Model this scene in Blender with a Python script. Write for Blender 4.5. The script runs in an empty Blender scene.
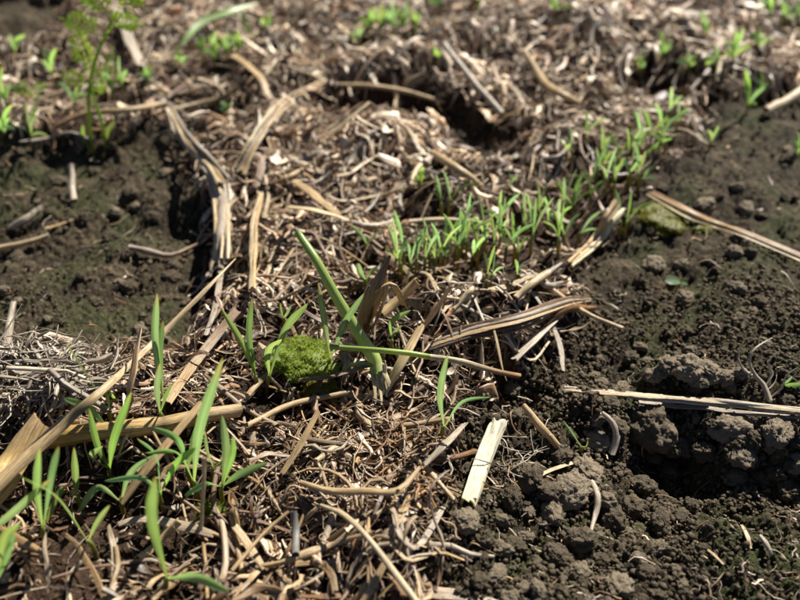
import bpy, math, random
import numpy as np
from mathutils import Vector

rng = np.random.default_rng(11)
R = random.Random(5)
S = bpy.context.scene
COL = S.collection

# ------------------------------------------------------------------ camera, sky, sun, exposure
CAM_H = 0.115
PITCH = math.radians(38.0)
FPX = 820.0                      # focal length in pixels of the 800 px wide photograph
cd = bpy.data.cameras.new('camera')
cam = bpy.data.objects.new('camera', cd); COL.objects.link(cam)
cam.location = (0, 0, CAM_H)
cam.rotation_euler = (math.pi/2 - PITCH, 0, 0)
cd.sensor_width = 6.17
cd.lens = FPX / 800.0 * 6.17
cd.clip_start = 0.004; cd.clip_end = 200
cd.dof.use_dof = True
cd.dof.focus_distance = 0.149
cd.dof.aperture_fstop = cd.lens / 2.1       # about a 2.1 mm wide iris
cd.dof.aperture_blades = 0
S.camera = cam

SUN_AZ = math.radians(36)        # to the right of straight ahead: the sun is behind the scene
SUN_EL = math.radians(46)
w = bpy.data.worlds.new('World'); S.world = w; w.use_nodes = True
nt = w.node_tree
sky = nt.nodes.new('ShaderNodeTexSky'); sky.sky_type = 'NISHITA'; sky.sun_disc = False
sky.air_density = .45; sky.dust_density = .2; sky.sun_elevation = SUN_EL; sky.sun_rotation = SUN_AZ
bg = nt.nodes['Background']; bg.inputs['Strength'].default_value = 0.05
nt.links.new(sky.outputs['Color'], bg.inputs['Color'])
ld = bpy.data.lights.new('sun', 'SUN'); ld.energy = 5.0; ld.angle = math.radians(0.53); ld.color = (1.0, 0.95, 0.87)
sun = bpy.data.objects.new('sun', ld); COL.objects.link(sun)
sdir = Vector((math.sin(SUN_AZ)*math.cos(SUN_EL), math.cos(SUN_AZ)*math.cos(SUN_EL), math.sin(SUN_EL)))
sun.rotation_euler = sdir.to_track_quat('Z', 'Y').to_euler()
sun.location = sdir * 3
S.view_settings.view_transform = 'Standard'; S.view_settings.look = 'None'
S.view_settings.exposure = 0.88; S.view_settings.gamma = 1.0
S.render.engine = 'CYCLES'
S.cycles.max_bounces = 6; S.cycles.diffuse_bounces = 3; S.cycles.glossy_bounces = 2
S.cycles.transmission_bounces = 4; S.cycles.use_denoising = True

# ------------------------------------------------------------------ pixel rays and noise
cp, sp = math.cos(PITCH), math.sin(PITCH)
def ray(px, py):
    a = (px-400)/FPX; b = (300-py)/FPX
    return np.array([a, cp + b*sp, -sp + b*cp])
def W(px, py, z=0.0):
    r = ray(px, py); t = (z-CAM_H)/r[2]
    return r[0]*t, r[1]*t

def hash2(i, j, s):
    n = (i.astype(np.int64)*374761393 + j.astype(np.int64)*668265263 + s*1442695041) & 0x7fffffff
    n = ((n ^ (n >> 13)) * 1274126177) & 0x7fffffff
    n = ((n ^ (n >> 11)) * 668265263) & 0x7fffffff
    return ((n ^ (n >> 16)) & 0xffffff) / float(0xffffff)
def perlin(x, y, s=0):
    xi = np.floor(x); yi = np.floor(y); fx = x-xi; fy = y-yi
    u = fx*fx*fx*(fx*(fx*6-15)+10); v = fy*fy*fy*(fy*(fy*6-15)+10)
    def g(dx, dy):
        a = hash2(xi+dx, yi+dy, s)*2*math.pi
        return np.cos(a)*(fx-dx) + np.sin(a)*(fy-dy)
    return ((g(0,0)*(1-u)+g(1,0)*u)*(1-v) + (g(0,1)*(1-u)+g(1,1)*u)*v) * 1.5
def fbm(x, y, s=0, o=4, gain=0.5):
    t = 0; a = 1
    for k in range(o):
        t = t + a*perlin(x*2**k + 7.3*k, y*2**k - 3.1*k, s+k); a *= gain
    return t
def lumps(x, y, s=0):
    """round crumbs: half-spheres of uneven size scattered on a jittered grid"""
    x, y = x+.28*perlin(x*1.7, y*1.7, s+7), y+.28*perlin(x*1.7+5.2, y*1.7+1.3, s+8)
    xi = np.floor(x); yi = np.floor(y); best = np.zeros_like(x)
    for dx in (-1, 0, 1):
        for dy in (-1, 0, 1):
            cx = xi+dx; cy = yi+dy
            px = cx + hash2(cx, cy, s); py = cy + hash2(cx, cy, s+1)
            r = 0.35 + 0.55*hash2(cx, cy, s+2)
            d2 = ((x-px)**2 + (y-py)**2)/(r*r)
            best = np.maximum(best, r*np.sqrt(np.clip(1-d2, 0, 1)))
    return best
def sstep(a, b, x):
    t = np.clip((x-a)/(b-a), 0, 1); return t*t*(3-2*t)
def poly(pts): return np.array([W(*p) for p in pts])
def inside(P, x, y):
    c = np.zeros(x.shape, bool); n = len(P)
    for i in range(n):
        x0, y0 = P[i]; x1, y1 = P[(i+1) % n]
        if y0 == y1: continue
        c ^= ((y0 > y) != (y1 > y)) & (x < (x1-x0)*(y-y0)/(y1-y0)+x0)
    return c
def pdist(P, x, y):
    """signed distance to a closed outline, positive inside"""
    d = np.full(x.shape, 1e9)
    for i in range(len(P)):
        a = P[i]; b = P[(i+1) % len(P)]; ab = b-a
        t = np.clip(((x-a[0])*ab[0]+(y-a[1])*ab[1])/(ab@ab), 0, 1)
        d = np.minimum(d, np.hypot(x-a[0]-t*ab[0], y-a[1]-t*ab[1]))
    return np.where(inside(P, x, y), d, -d)

SOIL_L = poly([(-400,150),(0,148),(60,150),(120,150),(160,128),(186,165),(207,215),(212,300),(200,352),(140,352),(60,362),(0,380),(-400,390)])
SOIL_R = poly([(690,112),(800,104),(1300,90),(1500,900),(430,900),(424,600),(432,540),(455,470),(452,435),(482,412),(503,385),(545,352),(590,312),(572,288),(596,250),(642,200),(705,152)])
SOIL_T = poly([(-300,-10),(70,5),(72,45),(0,62),(-300,80)])
POCKET = poly([(430,118),(470,110),(520,140),(530,175),(485,175),(452,150)])
MOSSR = poly([(630,210),(670,205),(715,225),(700,240),(650,228)])
MOSSB = poly([(690,485),(730,478),(830,520),(830,640),(720,640),(705,560)])
def soil_mask(x, y):
    d = np.maximum.reduce([pdist(SOIL_L, x, y), pdist(SOIL_R, x, y), pdist(SOIL_T, x, y), pdist(POCKET, x, y)])
    d = d + 0.004*fbm(x*150, y*150, 31, 3)
    return sstep(-0.004, 0.003, d)
LIP = np.array([W(*p) for p in [(430,440),(500,402),(560,405),(640,408),(720,420),(800,432),(1000,455)]])
def gauss(x, y, px, py, sx, sy, rot=0.0):
    cx, cy = W(px, py); dx = x-cx; dy = y-cy
    c, s = math.cos(rot), math.sin(rot)
    return np.exp(-((dx*c+dy*s)/sx)**2 - ((-dx*s+dy*c)/sy)**2)
def macro(x, y):
    """height in metres without the finest crumbs"""
    sm = soil_mask(x, y); near = sstep(0.9, 0.45, np.hypot(x, y-0.2))
    z = 0.0035*(1-sm)
    z = z + 0.0042*fbm(x*32, y*32, 3, 3) + 0.0016*fbm(x*110, y*110, 9, 3)*(0.6+0.6*(1-sm))
    yl = np.interp(x, LIP[:,0], LIP[:,1])
    d = yl - y + 0.0055*fbm(x*110, y*110, 55, 3)
    amp = 0.003 + 0.0065*sstep(0.020, 0.060, x)
    side = sstep(0.004, 0.022, x)
    z = z - side*amp*sstep(-0.001, 0.0095, d)*(1-0.9*sstep(0.010, 0.034, d))
    z = z + 0.004*gauss(x, y, 690, 382, .010, .006) + 0.004*gauss(x, y, 770, 400, .012, .007)
    z = z - 0.007*gauss(x, y, 520, 396, .008, .006) - 0.003*gauss(x, y, 690, 455, .010, .005) + 0.0055*gauss(x, y, 768, 452, .010, .006)
    z = z - 0.002*sstep(-.004, .01, pdist(SOIL_L, x, y)) - 0.004*gauss(x, y, 202, 300, .005, .02)
    z = z - 0.013*gauss(x, y, 385, 116, .018, .007) + 0.007*gauss(x, y, 395, 92, .022, .008) + 0.006*gauss(x, y, 385, 160, .020, .011)
    z = z - 0.006*gauss(x, y, 470, 150, .012, .014)
    z = z - 0.007*gauss(x, y, 215, 118, .012, .010) + 0.003*gauss(x, y, 90, 440, .03, .012)
    z = z + 0.004*gauss(x, y, 470, 330, .02, .008, .4) - 0.004*gauss(x, y, 340, 275, .012, .01)
    z = z + 0.010*gauss(x, y, 580, 60, .05, .03) - 0.007*gauss(x, y, 650, 100, .014, .012)
    return z*near
def micro(x, y, sm, moss):
    rough = np.clip(0.55 + 0.5*fbm(x*60, y*60, 77, 2), 0.15, 1.1)*(1-0.55*moss)
    yl = np.interp(x, LIP[:,0], LIP[:,1]); near = sstep(.004, .02, x)*sstep(-.006, .004, yl-y); rough = rough*(.5+.5*near)
    z = 0.0010*lumps(x*230, y*230, 5)*rough + 0.0013*lumps(x*520, y*520, 15)*rough
    z = z + 0.0009*(.5+.5*near)*lumps(x*1150, y*1150, 25) - 0.0011*np.abs(fbm(x*330, y*330, 4, 4, .6)) + 0.00045*lumps(x*2300, y*2300, 44)
    return z*(0.45+0.55*sm)
def moss_mask(x, y):
    m = np.maximum(sstep(-.003, .004, pdist(MOSSR, x, y)), sstep(-.004, .006, pdist(MOSSB, x, y))*0.95)
    patch = sstep(-0.15, 0.4, fbm(x*60, y*60, 91, 4))*0.62*sstep(0, .01, np.maximum(pdist(SOIL_L, x, y), pdist(SOIL_R, x, y)))
    m = np.maximum(m*sstep(-0.55, 0.15, fbm(x*260, y*260, 14, 3)), patch)
    return m

# regular height table used to set things on the ground
X0, X1, Y0, Y1, DX = -0.42, 0.42, 0.0, 0.62, 0.0008
gx = np.arange(X0, X1, DX); gy = np.arange(Y0, Y1, DX)
GX, GY = np.meshgrid(gx, gy)
HM = macro(GX, GY) + 0.0006
MM = soil_mask(GX, GY)
def _samp(A, x, y):
    u = np.clip((np.asarray(x)-X0)/DX, 0, len(gx)-2.001); v = np.clip((np.asarray(y)-Y0)/DX, 0, len(gy)-2.001)
    i = u.astype(int); j = v.astype(int); fu = u-i; fv = v-j
    return (A[j,i]*(1-fu)+A[j,i+1]*fu)*(1-fv) + (A[j+1,i]*(1-fu)+A[j+1,i+1]*fu)*fv
def H(x, y): return _samp(HM, x, y)
TT = np.arange(0.03, 0.75, 0.0003)
def hit(px, py, h=0.0):
    """the point on the ground (or h metres above it) that lies along this ray"""
    r = ray(px, py)
    P = np.array([0, 0, CAM_H])[None] + TT[:,None]*r[None]
    below = P[:,2] < H(P[:,0], P[:,1]) + h
    k = int(np.argmax(below)) if below.any() else len(TT)-1
    return P[k]
def mpp(p): return max(0.02, p[1]*cp - (p[2]-CAM_H)*sp)/FPX          # metres per pixel at a point
def proj(x, y, z):
    d = y*cp - (z-CAM_H)*sp
    return 400+FPX*x/d, 300-FPX*(y*sp+(z-CAM_H)*cp)/d
def onplane(px, py, y):
    r = ray(px, py); t = y/r[1]; return np.array([r[0]*t, y, CAM_H+r[2]*t])

# ------------------------------------------------------------------ materials
class NT:
    def __init__(s, name):
        s.m = bpy.data.materials.new(name); s.m.use_nodes = True; s.t = s.m.node_tree
        s.b = s.t.nodes['Principled BSDF']; s.out = s.t.nodes['Material Output']
    def n(s, t, **kw):
        nd = s.t.nodes.new(t)
        for k, v in kw.items(): setattr(nd, k, v)
        return nd
    def l(s, a, b): s.t.links.new(a, b)
    def attr(s, name): return s.n('ShaderNodeAttribute', attribute_name=name)
    def noise(s, scale, vec=None, detail=4, rough=.55, scl=None):
        nd = s.n('ShaderNodeTexNoise'); nd.inputs['Scale'].default_value = scale
        nd.inputs['Detail'].default_value = detail; nd.inputs['Roughness'].default_value = rough
        if vec is not None:
            if scl is not None:
                m = s.n('ShaderNodeVectorMath', operation='MULTIPLY'); m.inputs[1].default_value = scl; s.l(vec, m.inputs[0]); vec = m.outputs[0]
            s.l(vec, nd.inputs['Vector'])
        return nd.outputs['Fac']
    def ramp(s, fac, stops):
        r = s.n('ShaderNodeValToRGB'); e = r.color_ramp.elements
        while len(e) < len(stops): e.new(0.5)
        for q, (p, c) in zip(e, stops): q.position = p; q.color = (*c, 1) if len(c) == 3 else c
        s.l(fac, r.inputs[0]); return r.outputs[0]
    def mix(s, fac, a, b, mode='MIX'):
        m = s.n('ShaderNodeMix', data_type='RGBA', blend_type=mode)
        for i, v in ((0, fac), (6, a), (7, b)):
            if hasattr(v, 'is_linked'): s.l(v, m.inputs[i])
            else: m.inputs[i].default_value = v if i == 0 else (*v, 1)
        return m.outputs[2]
    def math(s, op, a, b=0.0):
        m = s.n('ShaderNodeMath', operation=op)
        for i, v in ((0, a), (1, b)):
            if hasattr(v, 'is_linked'): s.l(v, m.inputs[i])
            else: m.inputs[i].default_value = v
        return m.outputs[0]
    def bump(s, h, dist, strength=1.0):
        b = s.n('ShaderNodeBump'); b.inputs['Distance'].default_value = dist; b.inputs['Strength'].default_value = strength
        s.l(h, b.inputs['Height']); s.l(b.outputs[0], s.b.inputs['Normal']); return b.outputs[0]

def g3(v): return (v, v, v)
def mat_soil(name, masks=True, dry=0.0, unit=1.0):
    k = NT(name); co = k.n('ShaderNodeTexCoord').outputs['Object']
    n1 = k.noise(90*unit, co, 5); n2 = k.noise(700*unit, co, 5, .65); n3 = k.noise(3200*unit, co, 3, .6)
    base = k.ramp(n1, [(.25, (.026, .019, .010)), (.5, (.058, .043, .023)), (.75, (.122, .094, .055))])
    fine = k.ramp(n2, [(.30, g3(.38)), (.52, g3(1.0)), (.72, g3(2.0))])
    c = k.mix(1.0, base, fine, 'MULTIPLY')
    sp_ = k.ramp(n3, [(.62, g3(0)), (.74, g3(1))])
    c = k.mix(k.math('MULTIPLY', sp_, .4), c, (.19, .165, .135))
    if dry: c = k.mix(dry, c, (.36, .29, .20), 'MIX')
    if masks:
        mu = k.attr('mulch').outputs['Fac']
        mc = k.ramp(n2, [(.25, (.016, .009, .005)), (.5, (.045, .025, .013)), (.75, (.12, .075, .042))])
        c = k.mix(mu, c, mc)
        ms = k.attr('moss').outputs['Fac']
        gc = k.ramp(n2, [(.25, (.020, .026, .008)), (.55, (.050, .060, .018)), (.8, (.10, .11, .036))])
        c = k.mix(ms, c, gc)
    k.l(c, k.b.inputs['Base Color'])
    k.b.inputs['Roughness'].default_value = .8; k.b.inputs['Specular IOR Level'].default_value = .22
    hsum = k.math('ADD', n2, k.math('MULTIPLY', n3, .45))
    k.bump(hsum, .0010, 1.0)
    return k.m

def mat_straw(name, transl=.2, rough=.42, dirt=.5):
    k = NT(name)
    col = k.attr('tint').outputs['Color']; st = k.attr('fibre').outputs['Vector']
    streak = k.noise(1.0, st, 4, .6, (160, 5200, 40)); blot = k.noise(1.0, st, 4, .6, (420, 900, 70))
    fine = k.noise(1.0, st, 3, .6, (600, 14000, 90))
    c = k.mix(1.0, col, k.ramp(streak, [(.30, (.42, .34, .27)), (.5, g3(1.0)), (.72, (1.5, 1.47, 1.42))]), 'MULTIPLY')
    c = k.mix(1.0, c, k.ramp(fine, [(.3, g3(.62)), (.7, g3(1.3))]), 'MULTIPLY')
    bl = k.ramp(blot, [(.56, g3(0)), (.74, g3(1))])
    c = k.mix(k.math('MULTIPLY', bl, dirt), c, (.055, .032, .018))
    k.l(c, k.b.inputs['Base Color'])
    k.b.inputs['Roughness'].default_value = rough; k.b.inputs['Specular IOR Level'].default_value = .6
    k.bump(k.math('ADD', streak, k.math('MULTIPLY', fine, .5)), .00012, 1.0)
    tr = k.n('ShaderNodeBsdfTranslucent'); k.l(c, tr.inputs['Color'])
    mx = k.n('ShaderNodeMixShader'); mx.inputs[0].default_value = transl
    k.l(k.b.outputs[0], mx.inputs[1]); k.l(tr.outputs[0], mx.inputs[2]); k.l(mx.outputs[0], k.out.inputs['Surface'])
    return k.m

def mat_leaf(name, c0, c1, trans, transl=.45, rough=.42):
    k = NT(name)
    st = k.attr('fibre').outputs['Vector']; tint = k.attr('tint').outputs['Color']
    n = k.noise(1.0, st, 3, .6, (260, 900, 30)); cell = k.noise(1.0, st, 2, .6, (3500, 7000, 30))
    c = k.mix(n, c0, c1); c = k.mix(1.0, c, tint, 'MULTIPLY')
    c = k.mix(1.0, c, k.ramp(cell, [(.3, g3(.82)), (.7, g3(1.15))]), 'MULTIPLY')
    k.l(c, k.b.inputs['Base Color']); k.b.inputs['Roughness'].default_value = rough
    k.b.inputs['Specular IOR Level'].default_value = .5
    k.bump(cell, .00003, .7)
    tr = k.n('ShaderNodeBsdfTranslucent')
    tc = k.mix(1.0, trans, tint, 'MULTIPLY'); k.l(tc, tr.inputs['Color'])
    mx = k.n('ShaderNodeMixShader'); mx.inputs[0].default_value = transl
    k.l(k.b.outputs[0], mx.inputs[1]); k.l(tr.outputs[0], mx.inputs[2]); k.l(mx.outputs[0], k.out.inputs['Surface'])
    return k.m

M_SOIL = mat_soil('soil_crust')
M_CRUMB = mat_soil('soil_crumb', False, .22)
M_CLOD = mat_soil('soil_clod', False, .20, .0025)
M_DRYCLOD = mat_soil('dry_clod', False, .62, .0025)
M_STRAW = mat_straw('dry_straw')
M_CREAM = mat_straw('fresh_straw', .3, .4, .3)
M_LITTER = mat_straw('straw_litter', .10, .42, .45)
M_LEAF = mat_leaf('cotyledon_green', (.095, .185, .050), (.155, .245, .085), (.35, .50, .11), .5, .30)
M_STEM = mat_leaf('seedling_stem', (.10, .16, .04), (.16, .20, .07), (.34, .40, .10), .4)
M_GREEN = mat_leaf('fresh_stalk', (.22, .33, .075), (.31, .41, .12), (.42, .52, .11), .25, .34)
M_MOSS = mat_leaf('moss_green', (.10, .15, .014), (.17, .23, .03), (.34, .42, .05), .35, .6)

# ------------------------------------------------------------------ mesh helpers
def make_mesh(name, V, F, mat, tint=None, fibre=None, smooth=True, sharp=False):
    me = bpy.data.meshes.new(name)
    V = np.asarray(V, np.float32)
    if isinstance(F, np.ndarray):
        k = F.shape[1]
        me.vertices.add(len(V)); me.vertices.foreach_set('co', V.ravel())
        me.loops.add(F.size); me.loops.foreach_set('vertex_index', F.astype(np.int32).ravel())
        me.polygons.add(len(F)); me.polygons.foreach_set('loop_start', np.arange(0, F.size, k, dtype=np.int32))
        me.update(calc_edges=True)
    else:
        me.from_pydata([tuple(v) for v in V.tolist()], [], F)
    if smooth: me.polygons.foreach_set('use_smooth', np.ones(len(me.polygons), bool))
    if tint is not None:
        a = me.attributes.new('tint', 'FLOAT_COLOR', 'POINT')
        t = np.ones((len(V), 4), np.float32); t[:, :3] = tint; a.data.foreach_set('color', t.ravel())
    if fibre is not None:
        a = me.attributes.new('fibre', 'FLOAT_VECTOR', 'POINT'); a.data.foreach_set('vector', np.asarray(fibre, np.float32).ravel())
    me.materials.append(mat)
    if sharp and smooth: me.set_sharp_from_angle(angle=.7)
    return me
def link(name, me, parent=None, loc=None):
    o = bpy.data.objects.new(name, me); COL.objects.link(o)
    if parent is not None: o.parent = parent
    if loc is not None: o.location = tuple(loc)
    return o
def tag(o, label=None, cat=None, group=None, kind=None):
    for k, v in (('label', label), ('category', cat), ('group', group), ('kind', kind)):
        if v: o[k] = v
    return o
def empty(name, loc):
    o = bpy.data.objects.new(name, None); COL.objects.link(o); o.location = tuple(loc); o.empty_display_size = .003
    return o
def spline(P, n):
    P = np.asarray(P, float)
    if len(P) == 2: return P[0] + (P[1]-P[0])*np.linspace(0, 1, n)[:, None]
    Q = np.vstack([2*P[0]-P[1], P, 2*P[-1]-P[-2]]); out = []
    m = len(P)-1
    for t in np.linspace(0, m, n):
        i = min(int(t), m-1); f = t-i; a, b, c, d = Q[i:i+4]
        out.append(.5*((2*b)+(c-a)*f+(2*a-5*b+4*c-d)*f*f+(3*b-a-3*c+d)*f**3))
    return np.array(out)
def profile(kind):
    if kind == 'tube':
        a = np.arange(14)/14*2*math.pi; r = 1+.06*np.cos(7*a)
        return np.c_[np.cos(a)*r, np.sin(a)*r]
    if kind == 'half':                      # a split stalk: outer arc and inner arc
        a = np.linspace(math.radians(-15), math.radians(195), 10)
        o = np.c_[np.cos(a), np.sin(a)-.35]; i = np.c_[np.cos(a[::-1])*.8, np.sin(a[::-1])*.78-.35]
        return np.vstack([o, i])
    if kind == 'flat':                      # a ribbed strip, slightly cupped
        x = np.linspace(-1, 1, 9); up = .16-.10*x*x + .05*np.cos(x*9.5); dn = up-.17-.03*np.cos(x*6)
        return np.vstack([np.c_[x, up], np.c_[x[::-1], dn[::-1]]])
    if kind == 'curl':                      # a strip rolled in on itself
        a = np.linspace(0, math.radians(300), 12)
        o = np.c_[np.cos(a), np.sin(a)]; i = np.c_[np.cos(a[::-1])*.84, np.sin(a[::-1])*.84]
        return np.vstack([o, i])
def sweep(P, wid, kind, seed=0, roll=0.0, twist=0.0, jag=0.0, wob=.06, jag0=None):
    """sweep a closed outline along a path; wid = full widths; the ends are torn by jag (in widths)"""
    P = np.asarray(P); n = len(P); pr = profile(kind); K = len(pr)
    q = np.random.default_rng(seed)
    T = np.gradient(P, axis=0); T /= np.linalg.norm(T, axis=1)[:, None]+1e-12
    up = np.array([0, 0, 1.0])
    V = np.zeros((n, K, 3)); FB = np.zeros((n, K, 3))
    L = np.r_[0, np.cumsum(np.linalg.norm(np.diff(P, axis=0), axis=1))]
    per = np.cumsum(np.r_[0, np.linalg.norm(np.diff(pr, axis=0), axis=1)])
    wn = 1+wob*(np.interp(np.arange(n), np.linspace(0, n-1, max(3, n//2)), q.normal(0, 1, max(3, n//2))))
    pw = 1+wob*.5*q.normal(0, 1, (n, K))*.4
    for i in range(n):
        s = np.cross(T[i], up); s /= np.linalg.norm(s)+1e-9; u = np.cross(s, T[i])
        r = roll + twist*i/(n-1); c, z = math.cos(r), math.sin(r)
        a = s*c+u*z; b = -s*z+u*c; h = wid[i]*.5*wn[i]
        V[i] = P[i] + h*(pr[:, :1]*pw[i][:, None]*a + pr[:, 1:]*pw[i][:, None]*b)
        FB[i, :, 0] = L[i]; FB[i, :, 1] = per*h; FB[i, :, 2] = seed % 97
    j0 = jag if jag0 is None else jag0
    tw = np.convolve(np.r_[q.uniform(0, 1, K)], [.25, .5, .25], 'same')*1.3
    if kind in ('flat', 'half', 'curl'): tw[K//2:] = tw[:K-K//2][::-1]
    V[-1] += T[-1]*(tw*jag*wid[-2])[:, None]
    tw2 = tw[::-1]*.8
    V[0] -= T[0]*(tw2*j0*wid[1])[:, None]
    F = []
    for i in range(n-1):
        for k in range(K):
            k2 = (k+1) % K; F.append((i*K+k, i*K+k2, (i+1)*K+k2, (i+1)*K+k))
    V = V.reshape(-1, 3); FB = FB.reshape(-1, 3)
    for row, flip in ((0, 1), (n-1, 0)):
        b = row*K
        if kind == 'tube':                  # pithy end, sunk a little into the stalk
            c0 = len(V); inn = V[b:b+K]*.62 + V[b:b+K].mean(0)*.38 + T[row]*(1 if row == 0 else -1)*wid[row]*.3
            V = np.vstack([V, inn]); FB = np.vstack([FB, FB[b:b+K]])
            for k in range(K):
                k2 = (k+1) % K; f = (b+k, c0+k, c0+k2, b+k2); F.append(f if not flip else f[::-1])
            f = tuple(range(c0, c0+K)); F.append(f if not flip else f[::-1])
        else:
            h2 = K//2
            for k in range(h2-1):
                f = (b+k, b+k+1, b+K-2-k, b+K-1-k); F.append(f if not flip else f[::-1])
    return V, F, FB

# ------------------------------------------------------------------ ground
def build_ground():
    rows = np.concatenate([-np.geomspace(60, .03, 26), np.linspace(-.02, .056, 70)])
    t = np.linspace(0, 1, 560); pyv = 640 + (-45-640)*t             # one row about every pixel of the view
    yr = np.array([W(400, p)[1] for p in pyv])
    rows = np.concatenate([rows, yr[yr > .058], yr[-1] + np.geomspace(.008, 90, 42)])
    sc = np.concatenate([-np.geomspace(140, 1.25, 30), np.linspace(-1.22, -.545, 90), np.linspace(-.54, .54, 600), np.linspace(.545, 1.22, 90), np.geomspace(1.25, 140, 30)])
    dep = np.clip(rows*cp + CAM_H*sp, .105, .46)
    Xg = sc[None, :]*dep[:, None]; Yg = np.repeat(rows[:, None], len(sc), 1)
    sm = soil_mask(Xg, Yg); ms = moss_mask(Xg, Yg)
    Z = macro(Xg, Yg) + micro(Xg, Yg, sm, ms)
    V = np.stack([Xg, Yg, Z], -1).reshape(-1, 3)
    nr, nc = Xg.shape
    i = (np.arange(nr-1)[:, None]*nc + np.arange(nc-1)[None]).ravel()
    F = np.stack([i, i+1, i+nc+1, i+nc], 1)
    me = make_mesh('soil_ground', V, F, M_SOIL)
    for nm, v in (('mulch', 1-sm), ('moss', ms)):
        a = me.attributes.new(nm, 'FLOAT', 'POINT'); a.data.foreach_set('value', v.astype(np.float32).ravel())
    o = link('soil_ground', me); o['kind'] = 'structure'
    return o
GROUND = build_ground()

# ------------------------------------------------------------------ clods and crumbs, parts of the ground
from mathutils import noise as mnoise
import bmesh
def ico(sub):
    bm = bmesh.new(); bmesh.ops.create_icosphere(bm, subdivisions=sub, radius=1)
    V = np.array([v.co[:] for v in bm.verts]); F = np.array([[v.index for v in f.verts] for f in bm.faces]); bm.free()
    return V, F
IV3, IF3 = ico(5); IV1, IF1 = ico(1)
def clod_mesh(k, mat):
    out = []
    off = Vector((k*3.7, k*1.3, -k*2.1))
    sh = np.array([R.uniform(.8, 1.2), R.uniform(.75, 1.1), R.uniform(.62, .9)])
    for v in IV3:
        p = Vector(v)
        d = .34*mnoise.noise(p*1.1+off) + .24*mnoise.noise(p*2.4+off) + .15*abs(mnoise.noise(p*5+off)) + .09*mnoise.noise(p*11+off)
        c = mnoise.voronoi(p*2.6+off)[0][0]; d += .16*(.5-c)
        c2 = mnoise.voronoi(p*6.5+off)[0][0]; d += .17*(.45-c2) + .05*mnoise.noise(p*24+off)
        d += .09*(.4-mnoise.voronoi(p*14+off)[0][0])
        out.append(v*(1+d)*sh)
    return make_mesh('soil_clod', np.array(out), IF3, mat)
CL = [clod_mesh(k, M_CLOD) for k in range(9)]; CLD = [clod_mesh(20+k, M_DRYCLOD) for k in range(5)]
n_clod = 0
def clod(p, r, dry=False, sink=.12):
    global n_clod
    o = link('soil_clod', R.choice(CLD if dry else CL), GROUND)
    o.location = (p[0], p[1], p[2] + r*(.8-1.2*sink)); s = r
    o.scale = (s*R.uniform(.9, 1.15), s*R.uniform(.9, 1.15), s*R.uniform(.8, 1.05))
    o.rotation_euler = (R.uniform(-.5, .5), R.uniform(-.5, .5), R.uniform(0, 6.28)); n_clod += 1
    return o
# the ones that stand out: pixel place, radius in pixels, dry or not
for (px, py, rp, dry) in [(568,492,17,1),(586,472,14,1),(548,492,14,0),(551,514,11,1),(530,478,14,0),(529,512,6,1),(520,470,9,1),
        (463,521,15,1),(484,540,10,0),(501,549,10,1),(497,575,10,1),(478,580,9,0),(598,440,11,1),(618,428,10,0),(668,470,10,0),
        (640,486,11,0),(700,452,12,0),(728,430,16,1),(741,456,11,1),(752,438,8,0),(775,432,14,1),(790,462,14,1),(712,425,9,0),
        (760,478,9,0),(785,490,12,0),(648,428,22,0),(672,445,15,0),(578,540,16,0),(556,556,15,0),(618,586,13,1),(578,573,10,1),
        (600,560,9,0),(538,590,9,1),(560,592,8,0),(640,560,9,1),(656,548,8,1),(612,520,12,0),(632,508,12,0),(606,500,9,1),
        (660,520,11,0),(690,505,8,0),(560,455,12,0),(545,440,8,0),(512,500,10,0),(500,520,8,1),(520,548,7,0),(668,366,10,1),
        (688,370,14,1),(706,372,12,1),(698,380,10,1),(655,374,8,1),(724,378,9,1),(738,374,8,1),(680,362,7,1),(690,352,6,1),
        (630,358,8,0),(615,290,6,0),(738,285,9,1),(760,300,7,0),(715,262,6,0),(685,330,7,0),(640,330,6,0),(750,250,7,0),
        (60,180,7,0),(95,170,6,0),(130,190,7,0),(110,235,7,0),(150,215,6,0),(60,230,6,0),(30,265,6,0),(180,190,7,0),(175,265,7,0),
        (130,285,7,0),(95,300,6,0),(60,320,6,0),(150,320,6,0),(20,300,6,1),(80,275,5,0),(185,300,8,0)]:
    p = hit(px, py+rp*.4); clod(p, rp*mpp(p), bool(dry), .12 if py > 345 else .58)
CX = []
tries = 0
while len(CX) < 205 and tries < 30000:
    tries += 1
    px = R.uniform(-40, 840); py = R.uniform(150, 610)**1.0
    x, y = W(px, py)
    if _samp(MM, x, y) < .75 or (inside(MOSSB, np.array([x]), np.array([y]))[0] and R.random() < .9): continue
    if x > .01 and py > 390: keep = .9
    elif x > 0: keep = .35
    else: keep = .22
    if R.random() > keep: continue
    p = hit(px, py); r = R.choice([5, 5, 6, 6, 7, 8, 9])*mpp(p)*R.uniform(.8, 1.1)
    if any((p[0]-a)**2+(p[1]-b)**2 < (r+c)**2*.5 for a, b, c in CX): continue
    CX.append((p[0], p[1], r)); clod(p, r, R.random() < .4, .28 if p[0] > 0 and py > 390 else .62)
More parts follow.
